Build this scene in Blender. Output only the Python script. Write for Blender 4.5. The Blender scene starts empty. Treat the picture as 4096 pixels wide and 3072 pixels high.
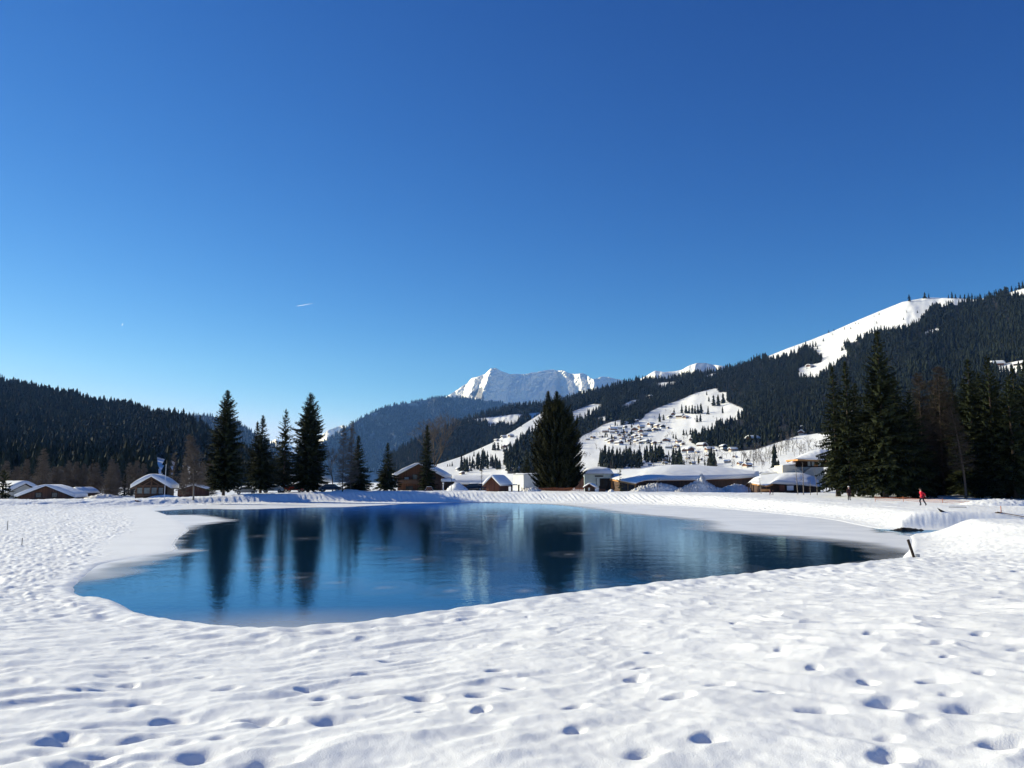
import bpy, math, random
import numpy as np
from mathutils import Vector, Matrix

# ------------------------------------------------------------------ camera, sky, sun, exposure
SC = bpy.context.scene
COL = SC.collection
F_PX = 3200.0            # focal length in pixels of the 4096 wide photograph
PITCH = math.radians(7.0)
CAM_Z = 3.4              # eye height over the pond's surface
cam_d = bpy.data.cameras.new("camera")
cam_d.sensor_width = 36.0
cam_d.lens = F_PX / 4096 * 36.0
cam_d.clip_start = 0.1
cam_d.clip_end = 90000
cam = bpy.data.objects.new("camera", cam_d)
cam.location = (0, 0, CAM_Z)
cam.rotation_euler = (math.radians(90) + PITCH, 0, 0)
COL.objects.link(cam)
SC.camera = cam

SUN_AZ = math.radians(-66)      # clockwise from the view direction (+Y)
SUN_EL = math.radians(24.5)
world = bpy.data.worlds.new("World")
SC.world = world
world.use_nodes = True
wn = world.node_tree
for n in list(wn.nodes):
    wn.nodes.remove(n)
w_out = wn.nodes.new("ShaderNodeOutputWorld")
w_bg = wn.nodes.new("ShaderNodeBackground")
w_sky = wn.nodes.new("ShaderNodeTexSky")
w_sky.sky_type = 'NISHITA'
w_sky.sun_disc = False
w_sky.sun_elevation = SUN_EL
w_sky.sun_rotation = SUN_AZ
w_sky.altitude = 2500
w_sky.air_density = 0.7
w_sky.dust_density = 0.1
w_sky.ozone_density = 6.0
# the camera's own rendering of the blues: one response curve per channel
w_sep = wn.nodes.new("ShaderNodeSeparateColor")
w_com = wn.nodes.new("ShaderNodeCombineColor")
wn.links.new(w_sky.outputs[0], w_sep.inputs[0])
for ch, (gain, power, top) in enumerate([(.54, 2.5, 4.2), (.62, 1.55, 5.7), (1.02, 1.05, 10.7)]):
    pw = wn.nodes.new("ShaderNodeMath"); pw.operation = 'POWER'; pw.inputs[1].default_value = power
    ml = wn.nodes.new("ShaderNodeMath"); ml.operation = 'MULTIPLY'; ml.inputs[1].default_value = gain
    mn = wn.nodes.new("ShaderNodeMath"); mn.operation = 'SMOOTH_MIN'; mn.inputs[1].default_value = top; mn.inputs[2].default_value = top * .5
    wn.links.new(w_sep.outputs[ch], pw.inputs[0]); wn.links.new(pw.outputs[0], ml.inputs[0])
    wn.links.new(ml.outputs[0], mn.inputs[0]); wn.links.new(mn.outputs[0], w_com.inputs[ch])
wn.links.new(w_com.outputs[0], w_bg.inputs[0])
w_bg.inputs[1].default_value = 0.10
wn.links.new(w_bg.outputs[0], w_out.inputs[0])

sun_d = bpy.data.lights.new("sun", 'SUN')
sun_d.energy = 5.0
sun_d.angle = math.radians(0.53)
sun_d.color = (1.0, 0.975, 0.81)
sun = bpy.data.objects.new("sun", sun_d)
to_sun = Vector((math.sin(SUN_AZ) * math.cos(SUN_EL), math.cos(SUN_AZ) * math.cos(SUN_EL), math.sin(SUN_EL)))
sun.rotation_euler = to_sun.to_track_quat('Z', 'Y').to_euler()
sun.location = (-60, 40, 60)
COL.objects.link(sun)

SC.view_settings.view_transform = 'Standard'
SC.view_settings.look = 'None'
SC.view_settings.exposure = 0.47
SC.view_settings.gamma = 1.0
SC.view_settings.use_curve_mapping = False
SC.render.engine = 'CYCLES'
SC.cycles.max_bounces = 6
SC.cycles.diffuse_bounces = 3
SC.cycles.glossy_bounces = 3
SC.cycles.volume_bounces = 0
SC.cycles.transparent_max_bounces = 8
SC.cycles.use_adaptive_sampling = True
SC.cycles.adaptive_threshold = 0.015
SC.cycles.use_denoising = True

rng = np.random.default_rng(7)
random.seed(7)

# ------------------------------------------------------------------ photograph pixel <-> place
CP, SP = math.cos(PITCH), math.sin(PITCH)
K = 4096 / 2212.0        # the overview that distances were read from


def px(u, v, Y):
    """the place at depth Y seen at photograph pixel (u, v)"""
    u = np.asarray(u, float); v = np.asarray(v, float); Y = np.asarray(Y, float)
    x = (u - 2048) / F_PX
    y = -(v - 1536) / F_PX
    dy = CP - y * SP
    dz = SP + y * CP
    s = Y / dy
    return np.stack(np.broadcast_arrays(x * s, Y + 0 * x, CAM_Z + dz * s), -1)


def pz(u, v, z):
    """the place at height z seen at photograph pixel (u, v)"""
    x = (u - 2048) / F_PX
    y = -(v - 1536) / F_PX
    dy = CP - y * SP
    dz = SP + y * CP
    s = (z - CAM_Z) / dz
    return np.array((x * s, dy * s))


def ux(u, Y, v=1945):
    return float(px(u, v, Y)[0])


# ------------------------------------------------------------------ noise
def _hash(ix, iy, seed):
    h = (ix.astype(np.int64) * 374761393 + iy.astype(np.int64) * 668265263 + seed * 974634777) & 0xFFFFFFFF
    h = ((h ^ (h >> 13)) * 1274126177) & 0xFFFFFFFF
    h = ((h ^ (h >> 16)) * 2246822519) & 0xFFFFFFFF
    return h ^ (h >> 15)


def vnoise(x, y, seed=0):
    """gradient noise in about -1..1"""
    x = np.asarray(x, float); y = np.asarray(y, float)
    ix = np.floor(x); iy = np.floor(y)
    fx = x - ix; fy = y - iy
    sx = fx * fx * fx * (fx * (fx * 6 - 15) + 10); sy = fy * fy * fy * (fy * (fy * 6 - 15) + 10)

    def g(ax, ay, dx, dy):
        a = _hash(ix + ax, iy + ay, seed) * (2 * math.pi / 4294967296.0)
        return np.cos(a) * dx + np.sin(a) * dy
    n00 = g(0, 0, fx, fy); n10 = g(1, 0, fx - 1, fy); n01 = g(0, 1, fx, fy - 1); n11 = g(1, 1, fx - 1, fy - 1)
    return 1.5 * ((n00 * (1 - sx) + n10 * sx) * (1 - sy) + (n01 * (1 - sx) + n11 * sx) * sy)


def fbm(x, y, octv=4, seed=0, gain=0.5):
    a = 1.0; s = 0; f = 1.0
    for o in range(octv):
        s = s + a * vnoise(x * f + 17.3 * o, y * f - 9.1 * o, seed + o)
        a *= gain; f *= 2.03
    return s


def cups(x, y, seed=0):
    """melt cups: bowls that meet in sharp crests, 0 in the middle"""
    ix = np.floor(x); iy = np.floor(y)
    best = np.full(np.shape(x), 9.0)
    for a in (-1, 0, 1):
        for b in (-1, 0, 1):
            h = _hash(ix + a, iy + b, seed)
            jx = (h & 0xFFFF) / 65536.0; jy = (h >> 16) / 65536.0
            best = np.minimum(best, (ix + a + jx - x) ** 2 + (iy + b + jy - y) ** 2)
    return np.minimum(best, 1.2)


def sstep(a, b, x):
    t = np.clip((x - a) / (b - a), 0, 1)
    return t * t * (3 - 2 * t)


# ------------------------------------------------------------------ meshes, materials, properties
def np_mesh(name, verts, faces, smooth=True):
    """faces: (n,3) or (n,4) int array or a list of such arrays"""
    me = bpy.data.meshes.new(name)
    verts = np.ascontiguousarray(verts, np.float32)
    if not isinstance(faces, (list, tuple)):
        faces = [faces]
    faces = [np.ascontiguousarray(f, np.int32) for f in faces if len(f)]
    me.vertices.add(len(verts))
    me.vertices.foreach_set("co", verts.ravel())
    tot = sum(f.size for f in faces)
    me.loops.add(tot)
    me.loops.foreach_set("vertex_index", np.concatenate([f.ravel() for f in faces]))
    nf = sum(len(f) for f in faces)
    me.polygons.add(nf)
    sizes = np.concatenate([np.full(len(f), f.shape[1], np.int32) for f in faces])
    me.polygons.foreach_set("loop_start", np.concatenate([[0], np.cumsum(sizes)[:-1]]).astype(np.int32))
    me.polygons.foreach_set("use_smooth", np.full(nf, smooth, bool))
    me.update(calc_edges=True)
    return me


def fattr(me, name, vals):
    a = me.attributes.new(name, 'FLOAT', 'POINT')
    a.data.foreach_set("value", np.ascontiguousarray(vals, np.float32).ravel())


def link(name, me, mat=None, parent=None, loc=None):
    o = bpy.data.objects.new(name, me)
    COL.objects.link(o)
    if mat is not None:
        me.materials.append(mat)
    if loc is not None:
        o.location = loc
    if parent is not None:
        o.parent = parent
    return o


def empty(name, loc=(0, 0, 0), rz=0.0):
    o = bpy.data.objects.new(name, None)
    o.location = loc
    o.rotation_euler = (0, 0, rz)
    o.empty_display_size = 0.2
    COL.objects.link(o)
    return o


def tag(o, label=None, cat=None, group=None, kind=None):
    if label: o["label"] = label
    if cat: o["category"] = cat
    if group: o["group"] = group
    if kind: o["kind"] = kind
    return o


def copy_tree(o, parent=None):
    c = o.copy()
    COL.objects.link(c)
    if parent is not None:
        c.parent = parent
    for ch in list(o.children):
        copy_tree(ch, c)
    return c


class N:
    """short hand for building a node tree"""
    def __init__(s, name):
        s.m = bpy.data.materials.new(name)
        s.m.use_nodes = True
        s.t = s.m.node_tree
        s.b = s.t.nodes["Principled BSDF"]
        s.o = s.t.nodes["Material Output"]

    def n(s, typ, **kw):
        x = s.t.nodes.new(typ)
        for k, v in kw.items():
            if k.startswith("i_"):
                x.inputs[k[2:].replace("_", " ")].default_value = v
            elif k.startswith("n_"):
                x.inputs[int(k[2:])].default_value = v
            else:
                setattr(x, k, v)
        return x

    def l(s, a, b):
        s.t.links.new(a, b)

    def ramp(s, stops):
        r = s.n("ShaderNodeValToRGB")
        e = r.color_ramp.elements
        while len(e) < len(stops):
            e.new(0.5)
        for k, (p, c) in enumerate(stops):
            e[k].position = p
            e[k].color = (*c, 1) if len(c) == 3 else c
        return r


def mat_var(name, c1, c2, scale=3.0, rough=0.75, bump=0.0, bscale=20.0, spec=0.3, stretch=(1, 1, 1), coords="Object", lo=0.35, hi=0.65):
    """a surface mottled between two colours"""
    k = N(name)
    tc = k.n("ShaderNodeTexCoord")
    mp = k.n("ShaderNodeMapping")
    mp.inputs["Scale"].default_value = stretch
    k.l(tc.outputs[coords], mp.inputs[0])
    no = k.n("ShaderNodeTexNoise", i_Scale=scale, i_Detail=5.0, i_Roughness=0.6)
    k.l(mp.outputs[0], no.inputs["Vector"])
    r = k.ramp([(lo, c1), (hi, c2)])
    k.l(no.outputs[0], r.inputs[0])
    k.l(r.outputs[0], k.b.inputs["Base Color"])
    k.b.inputs["Roughness"].default_value = rough
    k.b.inputs["Specular IOR Level"].default_value = spec
    if bump:
        nb = k.n("ShaderNodeTexNoise", i_Scale=bscale, i_Detail=4.0)
        k.l(mp.outputs[0], nb.inputs["Vector"])
        bp = k.n("ShaderNodeBump", i_Strength=bump, i_Distance=0.02)
        k.l(nb.outputs[0], bp.inputs["Height"])
        k.l(bp.outputs[0], k.b.inputs["Normal"])
    return k.m


def mat_planks(name, c1, c2, width=0.18, vertical=True, rough=0.8):
    k = N(name)
    tc = k.n("ShaderNodeTexCoord")
    sep = k.n("ShaderNodeSeparateXYZ")
    k.l(tc.outputs["Object"], sep.inputs[0])
    if vertical:
        add = k.n("ShaderNodeMath", operation='ADD')
        k.l(sep.outputs[0], add.inputs[0]); k.l(sep.outputs[1], add.inputs[1])
        src = add.outputs[0]
    else:
        src = sep.outputs[2]
    dv = k.n("ShaderNodeMath", operation='DIVIDE', n_1=width)
    k.l(src, dv.inputs[0])
    fl = k.n("ShaderNodeMath", operation='FLOOR'); k.l(dv.outputs[0], fl.inputs[0])
    wn_ = k.n("ShaderNodeTexWhiteNoise", noise_dimensions='1D'); k.l(fl.outputs[0], wn_.inputs["W"])
    fr = k.n("ShaderNodeMath", operation='FRACT'); k.l(dv.outputs[0], fr.inputs[0])
    gap = k.n("ShaderNodeMath", operation='GREATER_THAN', n_1=0.08); k.l(fr.outputs[0], gap.inputs[0])
    r = k.ramp([(0.0, c1), (1.0, c2)]); k.l(wn_.outputs["Value"], r.inputs[0])
    mx = k.n("ShaderNodeMixRGB", blend_type='MULTIPLY', n_0=1.0)
    k.l(r.outputs[0], mx.inputs[1])
    g2 = k.ramp([(0.0, (0.35, 0.35, 0.35)), (1.0, (1, 1, 1))]); k.l(gap.outputs[0], g2.inputs[0])
    k.l(g2.outputs[0], mx.inputs[2])
    k.l(mx.outputs[0], k.b.inputs["Base Color"])
    k.b.inputs["Roughness"].default_value = rough
    return k.m


# snow: bright, slightly blue in depth, fine grain, sparkling crystals
def mat_snow(name, c=(0.86, 0.87, 0.89), grain=0.25, gscale=55.0, spark=True, dirt=None):
    k = N(name)
    tc = k.n("ShaderNodeTexCoord")
    no = k.n("ShaderNodeTexNoise", i_Scale=0.35, i_Detail=6.0, i_Roughness=0.6)
    k.l(tc.outputs["Object"], no.inputs["Vector"])
    c2 = dirt or tuple(x * 0.95 for x in c)
    r = k.ramp([(0.35, c2), (0.6, c)])
    k.l(no.outputs[0], r.inputs[0])
    k.l(r.outputs[0], k.b.inputs["Base Color"])
    k.b.inputs["Roughness"].default_value = 0.55
    k.b.inputs["Specular IOR Level"].default_value = 0.25
    nb = k.n("ShaderNodeTexNoise", i_Scale=gscale, i_Detail=3.0, i_Roughness=0.7)
    k.l(tc.outputs["Object"], nb.inputs["Vector"])
    bp = k.n("ShaderNodeBump", i_Strength=grain, i_Distance=0.02)
    k.l(nb.outputs[0], bp.inputs["Height"])
    k.l(bp.outputs[0], k.b.inputs["Normal"])
    return k.m


M = {}
M['snow'] = mat_snow("snow", grain=.38, gscale=80.0)
M['snow_roof'] = mat_snow("roof_snow", gscale=14.0, grain=0.3)
M['snow_dirty'] = mat_snow("ploughed_snow", c=(0.78, 0.77, 0.76), dirt=(0.55, 0.53, 0.51), gscale=7.0, grain=0.6)

# ------------------------------------------------------------------ the pond's basin and the snow round it
def _v(x, y):
    return x * K, y * K


# vertices of the basin: (x, y, edge height, height of the land behind, width of the slope up to it)
BASIN = []
for vx, vy, zc, ht, w in [
    (300, 1093, .06, 1.1, 4.5), (430, 1088, .06, 1.1, 4.5), (560, 1085.5, .06, 1.25, 5), (700, 1084, .06, 1.7, 5.5),
    (850, 1084, .06, 1.85, 5.5), (1000, 1084, .06, 1.75, 5), (1150, 1085, .06, 1.7, 5), (1300, 1087, .06, 1.7, 5),
    (1450, 1090, .06, 1.5, 5), (1570, 1098, .06, 1.25, 5.5), (1700, 1110, .06, 1.05, 6), (1800, 1120, .06, 1.0, 6),
    (1880, 1137, .06, 1.0, 5.5)]:
    p = pz(*_v(vx, vy), zc)
    BASIN.append((p[0], p[1], zc, ht, w))
BASIN += [(27.2, 58.6, .06, 1.25, 2.0), (31.0, 58.3, .06, 1.3, 1.8), (36.5, 57.2, .06, 1.15, 1.8), (41.0, 56.0, .2, 0.9, 2.0), (41.0, 54.6, .2, 0.95, 1.8),
          (36.0, 54.6, .06, 1.0, 2.2), (29.0, 55.2, .06, 1.02, 2.4), (26.2, 53.0, .06, 1.05, 4.0), (23.0, 46.0, .06, 1.1, 6),
          (18.9, 38.2, .1, 1.2, 7), (16.4, 33.0, .45, 1.3, 8)]
for vx, vy, zc, ht, w in [
    (1960, 1205, .95, 1.45, 12), (1540, 1245, 1.0, 1.75, 14), (1200, 1283, 1.0, 1.75, 13), (850, 1335, 1.0, 1.75, 12),
    (640, 1356, 1.0, 1.75, 12), (540, 1357, .97, 1.75, 12), (400, 1345, .75, 1.7, 13), (270, 1325, .5, 1.6, 14), (212, 1289, .42, 1.4, 14),
    (155, 1290, .15, 1.0, 14), (122, 1272, .08, .75, 18), (165, 1240, .06, .6, 22), (222, 1200, .06, .5, 25), (232, 1172, .06, .5, 25),
    (312, 1140, .06, .4, 25), (290, 1115, .06, .3, 25), (262, 1101, .06, .3, 20)]:
    p = pz(*_v(vx, vy), zc)
    BASIN.append((p[0], p[1], zc, ht, w))
BASIN = np.array(BASIN)
for _ in range(1):      # round the corners off
    _n = np.roll(BASIN, -1, 0)
    BASIN = np.stack([BASIN * .75 + _n * .25, BASIN * .25 + _n * .75], 1).reshape(-1, BASIN.shape[1])


def seg_dist(P, poly, closed=True):
    """for each point: (distances, parameter) to every segment"""
    A = poly; B = np.roll(poly, -1, 0)
    if not closed:
        A = A[:-1]; B = B[:-1]
    ab = B - A
    t = ((P[:, None, :] - A) * ab).sum(-1) / ((ab * ab).sum(-1) + 1e-12)
    t = np.clip(t, 0, 1)
    q = A + t[..., None] * ab
    return np.sqrt(((P[:, None, :] - q) ** 2).sum(-1)), t


def inside(P, poly):
    x, y = P[:, 0], P[:, 1]
    c = np.zeros(len(P), bool)
    j = len(poly) - 1
    for i in range(len(poly)):
        xi, yi = poly[i]; xj, yj = poly[j]
        if yi != yj:
            hit = ((yi > y) != (yj > y)) & (x < (xj - xi) * (y - yi) / (yj - yi) + xi)
            c ^= hit
        j = i
    return c


EMB = np.array([(-260.0, 104.0), (-120.0, 104.0), tuple(pz(0, 1100 * K, .1)), tuple(pz(150 * K, 1097 * K, .1)), tuple(pz(300 * K, 1093 * K, .1)), tuple(pz(430 * K, 1088 * K, .1))])


def macro(P):
    """height of the land and signed distance to the basin (positive inside)"""
    z = np.empty(len(P)); sd = np.empty(len(P)); emb = np.zeros(len(P))
    for a in range(0, len(P), 30000):
        p = P[a:a + 30000]
        d, t = seg_dist(p, BASIN[:, :2])
        nx = np.roll(BASIN, -1, 0)
        zc = BASIN[:, 2] * (1 - t) + nx[:, 2] * t
        ht = BASIN[:, 3] * (1 - t) + nx[:, 3] * t
        w = BASIN[:, 4] * (1 - t) + nx[:, 4] * t
        wt = 1.0 / (d * d + 0.3) ** 2
        wt /= wt.sum(1, keepdims=True)
        zc = (zc * wt).sum(1); ht = (ht * wt).sum(1); w = (w * wt).sum(1)
        dm = d.min(1)
        ins = inside(p, BASIN[:, :2])
        s = np.where(ins, dm, -dm)
        prof = sstep(0, 1, dm / w)
        zo = zc + (ht - zc) * prof
        # the embankment carried on past the pond's left end, falling away behind
        d2, _ = seg_dist(p, EMB, closed=False)
        d2 = d2.min(1)
        yl = np.interp(p[:, 0], EMB[:, 0], EMB[:, 1])
        beh = p[:, 1] > yl
        e = np.where(beh, 1.1 * sstep(0, 4.5, d2) * (1 - 0.85 * sstep(10, 26, d2)), 0.0) * sstep(EMB[-1, 0] + 2, EMB[-1, 0] - 20, p[:, 0])
        left = sstep(EMB[-1, 0] + 4, EMB[-1, 0] - 16, p[:, 0]) * beh
        zo = np.where(left > 0, zo * (1 - left) + np.maximum(0.15 * left, np.maximum(e, 0)), zo)
        lf = sstep(-11, -17, p[:, 0]) * sstep(33, 42, p[:, 1])
        zi = zc * (1 - sstep(0, 2.0 + 5 * lf, dm)) - 0.6 * sstep(0 + 2.5 * lf, 1.6 + 7 * lf, dm)
        z[a:a + 30000] = np.where(ins, zi, np.maximum(zo, 0.05))
        sd[a:a + 30000] = s
        emb[a:a + 30000] = np.where(left > 0.5, e / 1.1, np.where(ht > 0.85, prof * (1 - sstep(0, 1, (dm - w) / 3)), 0))
    return z, sd, emb


def ground_z(x, y):
    return float(macro(np.array([[x, y]], float))[0][0])


def on_px(u, v, y0=4.0, y1=260.0):
    """where the sight line through photograph pixel (u, v) meets the snow"""
    Y = np.geomspace(y0, y1, 900)
    q = px(u, v, Y)
    h = macro(q[:, :2])[0]
    k = np.nonzero(q[:, 2] <= h)[0]
    k = k[0] if len(k) else len(Y) - 1
    return float(q[k, 0]), float(q[k, 1]), float(h[k])


# foot holes and deeper melt dents in the near snow: photograph pixels, size in m, depth, turn
HOLES = [(1694, 2789, .17, .15, 0), (1925, 2777, .16, .16, 0), (2297, 2830, .11, .13, .5), (2590, 2665, .22, .16, .6), (2540, 2712, .14, .14, 1.2), (2610, 2610, .12, .10, 0),
         (1340, 2870, .22, .14, .3), (1110, 2880, .2, .1, .4), (1225, 2752, .13, .12, 0), (1295, 2790, .13, .1, 0), (1040, 2870, .2, .12, .3), (905, 2760, .16, .12, .3), (1060, 3050, .22, .14, .3),
         (800, 3020, .22, .12, .4), (580, 2945, .2, .14, .3), (430, 3010, .22, .13, .4), (250, 2960, .22, .13, .3), (325, 3055, .2, .14, .3), (690, 2870, .18, .12, .4), (420, 2760, .17, .10, .4), (515, 2735, .12, .10, .3), (355, 2800, .1, .08, 0),
         (60, 2730, .2, .07, .3), (1985, 2685, .13, .12, .4), (1700, 2840, .1, .1, 0), (1925, 2840, .12, .12, 1.3), (2300, 2920, .12, .09, .9), (2580, 3010, .16, .1, .2),
         (3745, 2735, .17, .17, 0), (3550, 2810, .2, .16, .1), (3290, 2840, .18, .14, .1), (3900, 2840, .26, .14, 0), (3570, 3030, .2, .13, 1.0), (4070, 2990, .26, .16, .1), (3765, 2590, .16, .12, .5), (3790, 2650, .1, .1, .9), (3470, 2735, .12, .11, .9),
         (3255, 2688, .1, .09, .9), (3120, 2605, .1, .08, .8), (3080, 2775, .12, .1, .1), (2710, 2795, .16, .14, .3), (2880, 2745, .14, .07, .2), (2830, 2960, .14, .09, .5), (3920, 2550, .14, .1, .8), (4020, 2385, .22, .1, .1), (4070, 2290, .2, .12, .4),
         (3420, 2230, .2, .07, 0), (3490, 2295, .2, .07, 0), (3550, 2330, .14, .1, 0), (2940, 2500, .1, .08, .9), (3330, 2490, .1, .07, .9), (3480, 2545, .12, .08, .8), (2050, 2750, .12, .08, .6), (1460, 2690, .14, .1, .3), (1560, 2640, .18, .12, .4), (1440, 2695, .12, .1, .4),
         (2370, 2560, .14, .07, .2), (2610, 2520, .1, .06, .3), (2110, 2470, .06, .08, 0), (1990, 2450, .12, .05, .2), (1800, 2500, .12, .05, .1), (1470, 2520, .16, .05, .3), (1335, 2530, .16, .05, .3), (1200, 2550, .14, .05, .3), (3700, 2480, .2, .07, .1), (3100, 2420, .2, .06, .1)]


for (u0, v0, u1, v1, n_, tu_) in ((60, 3050, 800, 2700, 8, .5), (470, 3065, 1420, 2780, 8, .4), (3560, 2960, 4060, 2620, 5, .7), (20, 2860, 700, 2610, 8, .35)):
    for k_ in range(n_):
        t_ = k_ / (n_ - 1)
        HOLES.append((u0 + (u1 - u0) * t_ + 16 * math.sin(k_ * 2.1), v0 + (v1 - v0) * t_ + (9 if k_ % 2 else -9), .13 + .03 * math.sin(k_ * 1.7), .05 + .025 * math.sin(k_ * 3.1), tu_))


def detail(P, sd, emb):
    x, y = P[:, 0], P[:, 1]
    r = np.hypot(x, y)
    land = sstep(0.3, -1.0, sd)
    # wind ridges: they lie up to the right on the left side, down to the right on the right side
    ang = np.radians(-28) + np.radians(62) * sstep(-3, 4.5, x / np.maximum(y, 2) * 6)
    ang = ang + 0.5 * vnoise(x * .25, y * .25, 3)
    wx = x + 0.35 * vnoise(x * .9, y * .9, 11); wy = y + 0.35 * vnoise(x * .9 + 40, y * .9, 12)
    # broad angle field applied piecewise by blending two fixed directions
    def ridges(a, sl, ss, seed):
        c, s_ = math.cos(a), math.sin(a)
        p = (wx * c + wy * s_) / sl; q = (-wx * s_ + wy * c) / ss
        n = vnoise(p, q, seed)
        n2 = vnoise(p * 1.9 + 5, q * 1.9, seed + 1)
        rid = 1 - np.abs(n)
        return 0.6 * n + 0.55 * rid * rid + 0.35 * n2
    bl = sstep(-2.5, 3.0, x + 0.8 * vnoise(x * .4, y * .4, 9) - 0.05 * y)
    rA = ridges(math.radians(33), 1.0, .38, 21)
    rB = ridges(math.radians(-35), 0.95, .42, 22)
    near = rA * (1 - bl) + rB * bl
    fade = 1 - sstep(22, 60, r)
    out = 0.036 * near * land * (0.4 + 0.6 * fade)
    def cup(a, sl, ss, seed):
        c, s_ = math.cos(a), math.sin(a)
        return cups((wx * c + wy * s_) / sl, (-wx * s_ + wy * c) / ss, seed)
    nr = r < 70
    cp = np.zeros(len(P))
    bn = bl[nr]
    wx_, wy_ = wx, wy
    wx = wx_[nr]; wy = wy_[nr]
    cp[nr] = (cup(math.radians(35), .72, .40, 25) * (1 - bn) + cup(math.radians(-38), .66, .42, 26) * bn)
    wx, wy = wx_, wy_
    amp = .62 + .5 * vnoise(x * .35, y * .35, 27)
    out += 0.064 * np.clip(amp, .15, 1.2) * (cp - .3) * land * fade
    out += 0.045 * fbm(x * .45, y * .45, 3, 31) * land
    out += 0.008 * fbm(x * 3.6, y * 3.6, 3, 41) * land * (1 - sstep(10, 40, r))
    # trampled, melt-pitted crust farther off
    pit = np.abs(vnoise(x * 3.2, y * 1.9, 51)) - .3 + .6 * vnoise(x * 4.6, y * 2.4, 52)
    left = sstep(2, -5, x + 0.25 * y) * sstep(13, 18, y) * sstep(5, -2, x + 8)
    out += (0.035 * left + 0.028) * pit * land * sstep(13, 30, r)
    out += 0.030 * left * vnoise(x * 1.1, y * 1.3, 53) * land
    out += 0.10 * fbm(x * .12, y * .12, 3, 61) * sstep(-3, -14, sd)
    # furrows combed slantwise into the embankment
    far = sstep(62, 84, y)
    s = x + 0.25 * vnoise(x * .5, y * .5, 71) + 0.85 * (-sd) * 0.55
    per = 0.86
    ph = s / per + 0.22 * vnoise(x * .8, y * .3, 72)
    saw = ph - np.floor(ph)
    comb = np.where(saw < .75, saw / .75, (1 - saw) / .25)
    mask = far * np.clip(1 - np.abs(emb - .5) * 2, 0, 1) ** .5 * (emb > 0.01)
    amp = 0.15 * (0.65 + 0.5 * vnoise(x * .3, y * .3, 73))
    out += amp * (comb - .5) * mask
    out += 0.05 * vnoise(x * 2.4, y * 2.4, 75) * np.exp(-((sd + .5) / .7) ** 2) * (r < 45)
    # foot of the embankment: small broken lumps
    out += 0.05 * np.maximum(vnoise(x * 2.2, y * 2.2, 74), 0) * sstep(.9, 0, np.abs(sd)) * far
    return out


def holes(P):
    x, y = P[:, 0], P[:, 1]
    out = np.zeros(len(P))
    rs = np.random.default_rng(5)
    spots = []
    for (u, v, s, dp, tu) in HOLES:
        X, Y, _ = on_px(u, v, 3.5, 40)
        spots.append((X, Y, s * (0.75 if Y > 9 else .8), dp, tu))
    for (X, Y, s, dp, tu) in spots:
        ml = (np.abs(x - X) < 1.2) & (np.abs(y - Y) < 1.2)
        if not ml.any():
            continue
        dx = x[ml] - X; dy = y[ml] - Y
        c, s_ = math.cos(tu), math.sin(tu)
        a = (dx * c + dy * s_) / (s * 1.25); b = (-dx * s_ + dy * c) / (s * .9)
        q = np.sqrt(a * a + b * b) * (1 + .22 * vnoise(dx * 6 + X, dy * 6 + Y, 81))
        out[ml] += -dp * .62 * (1 - sstep(.1, 1.25, q))
    return out


def build_ground():
    hf = 0.63
    cols = np.concatenate([np.linspace(-math.pi, -hf, 110, endpoint=False), np.linspace(-hf, hf, 1480, endpoint=False), np.linspace(hf, math.pi, 110, endpoint=False)])
    rs = [0.02, .4, .9, 1.5, 2.1, 2.7, 3.2]
    r = 3.2
    while r < 4200:
        if r < 155:
            dr = min(0.0042 * r + .006, .27)
        else:
            dr = (rs[-1] - rs[-2]) * 1.07
        r += dr
        rs.append(r)
    rs = np.array(rs)
    A, R = np.meshgrid(cols, rs)
    P = np.stack([np.sin(A) * R, np.cos(A) * R], -1).reshape(-1, 2)
    near = (np.hypot(P[:, 0], P[:, 1]) < 420)
    z = np.full(len(P), 1.6)
    sd = np.full(len(P), -400.0); emb = np.zeros(len(P))
    z[near], sd[near], emb[near] = macro(P[near])
    rr = np.hypot(P[:, 0], P[:, 1])
    z = z * (1 - sstep(180, 400, rr)) + 1.0 * sstep(180, 400, rr)
    fine = rr < 240
    d = np.zeros(len(P))
    d[fine] = detail(P[fine], sd[fine], emb[fine])
    nh = (rr < 45) & (P[:, 1] > 3)
    d[nh] += holes(P[nh])
    inb = sd > 0
    z = z + d
    z = np.where(~inb, np.maximum(z, 0.035), z)
    nr, nc = len(rs), len(cols)
    i = np.arange(nr - 1)[:, None] * nc
    j = np.arange(nc)[None, :]
    j2 = (j + 1) % nc
    f = np.stack([i + j, i + nc + j, i + nc + j2, i + j2], -1).reshape(-1, 4)
    f = f[:, ::-1]
    me = np_mesh("snow_ground", np.column_stack([P, z]), f)
    o = link("snow_ground", me, M['snow'])
    tag(o, kind="structure")


build_ground()

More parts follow.
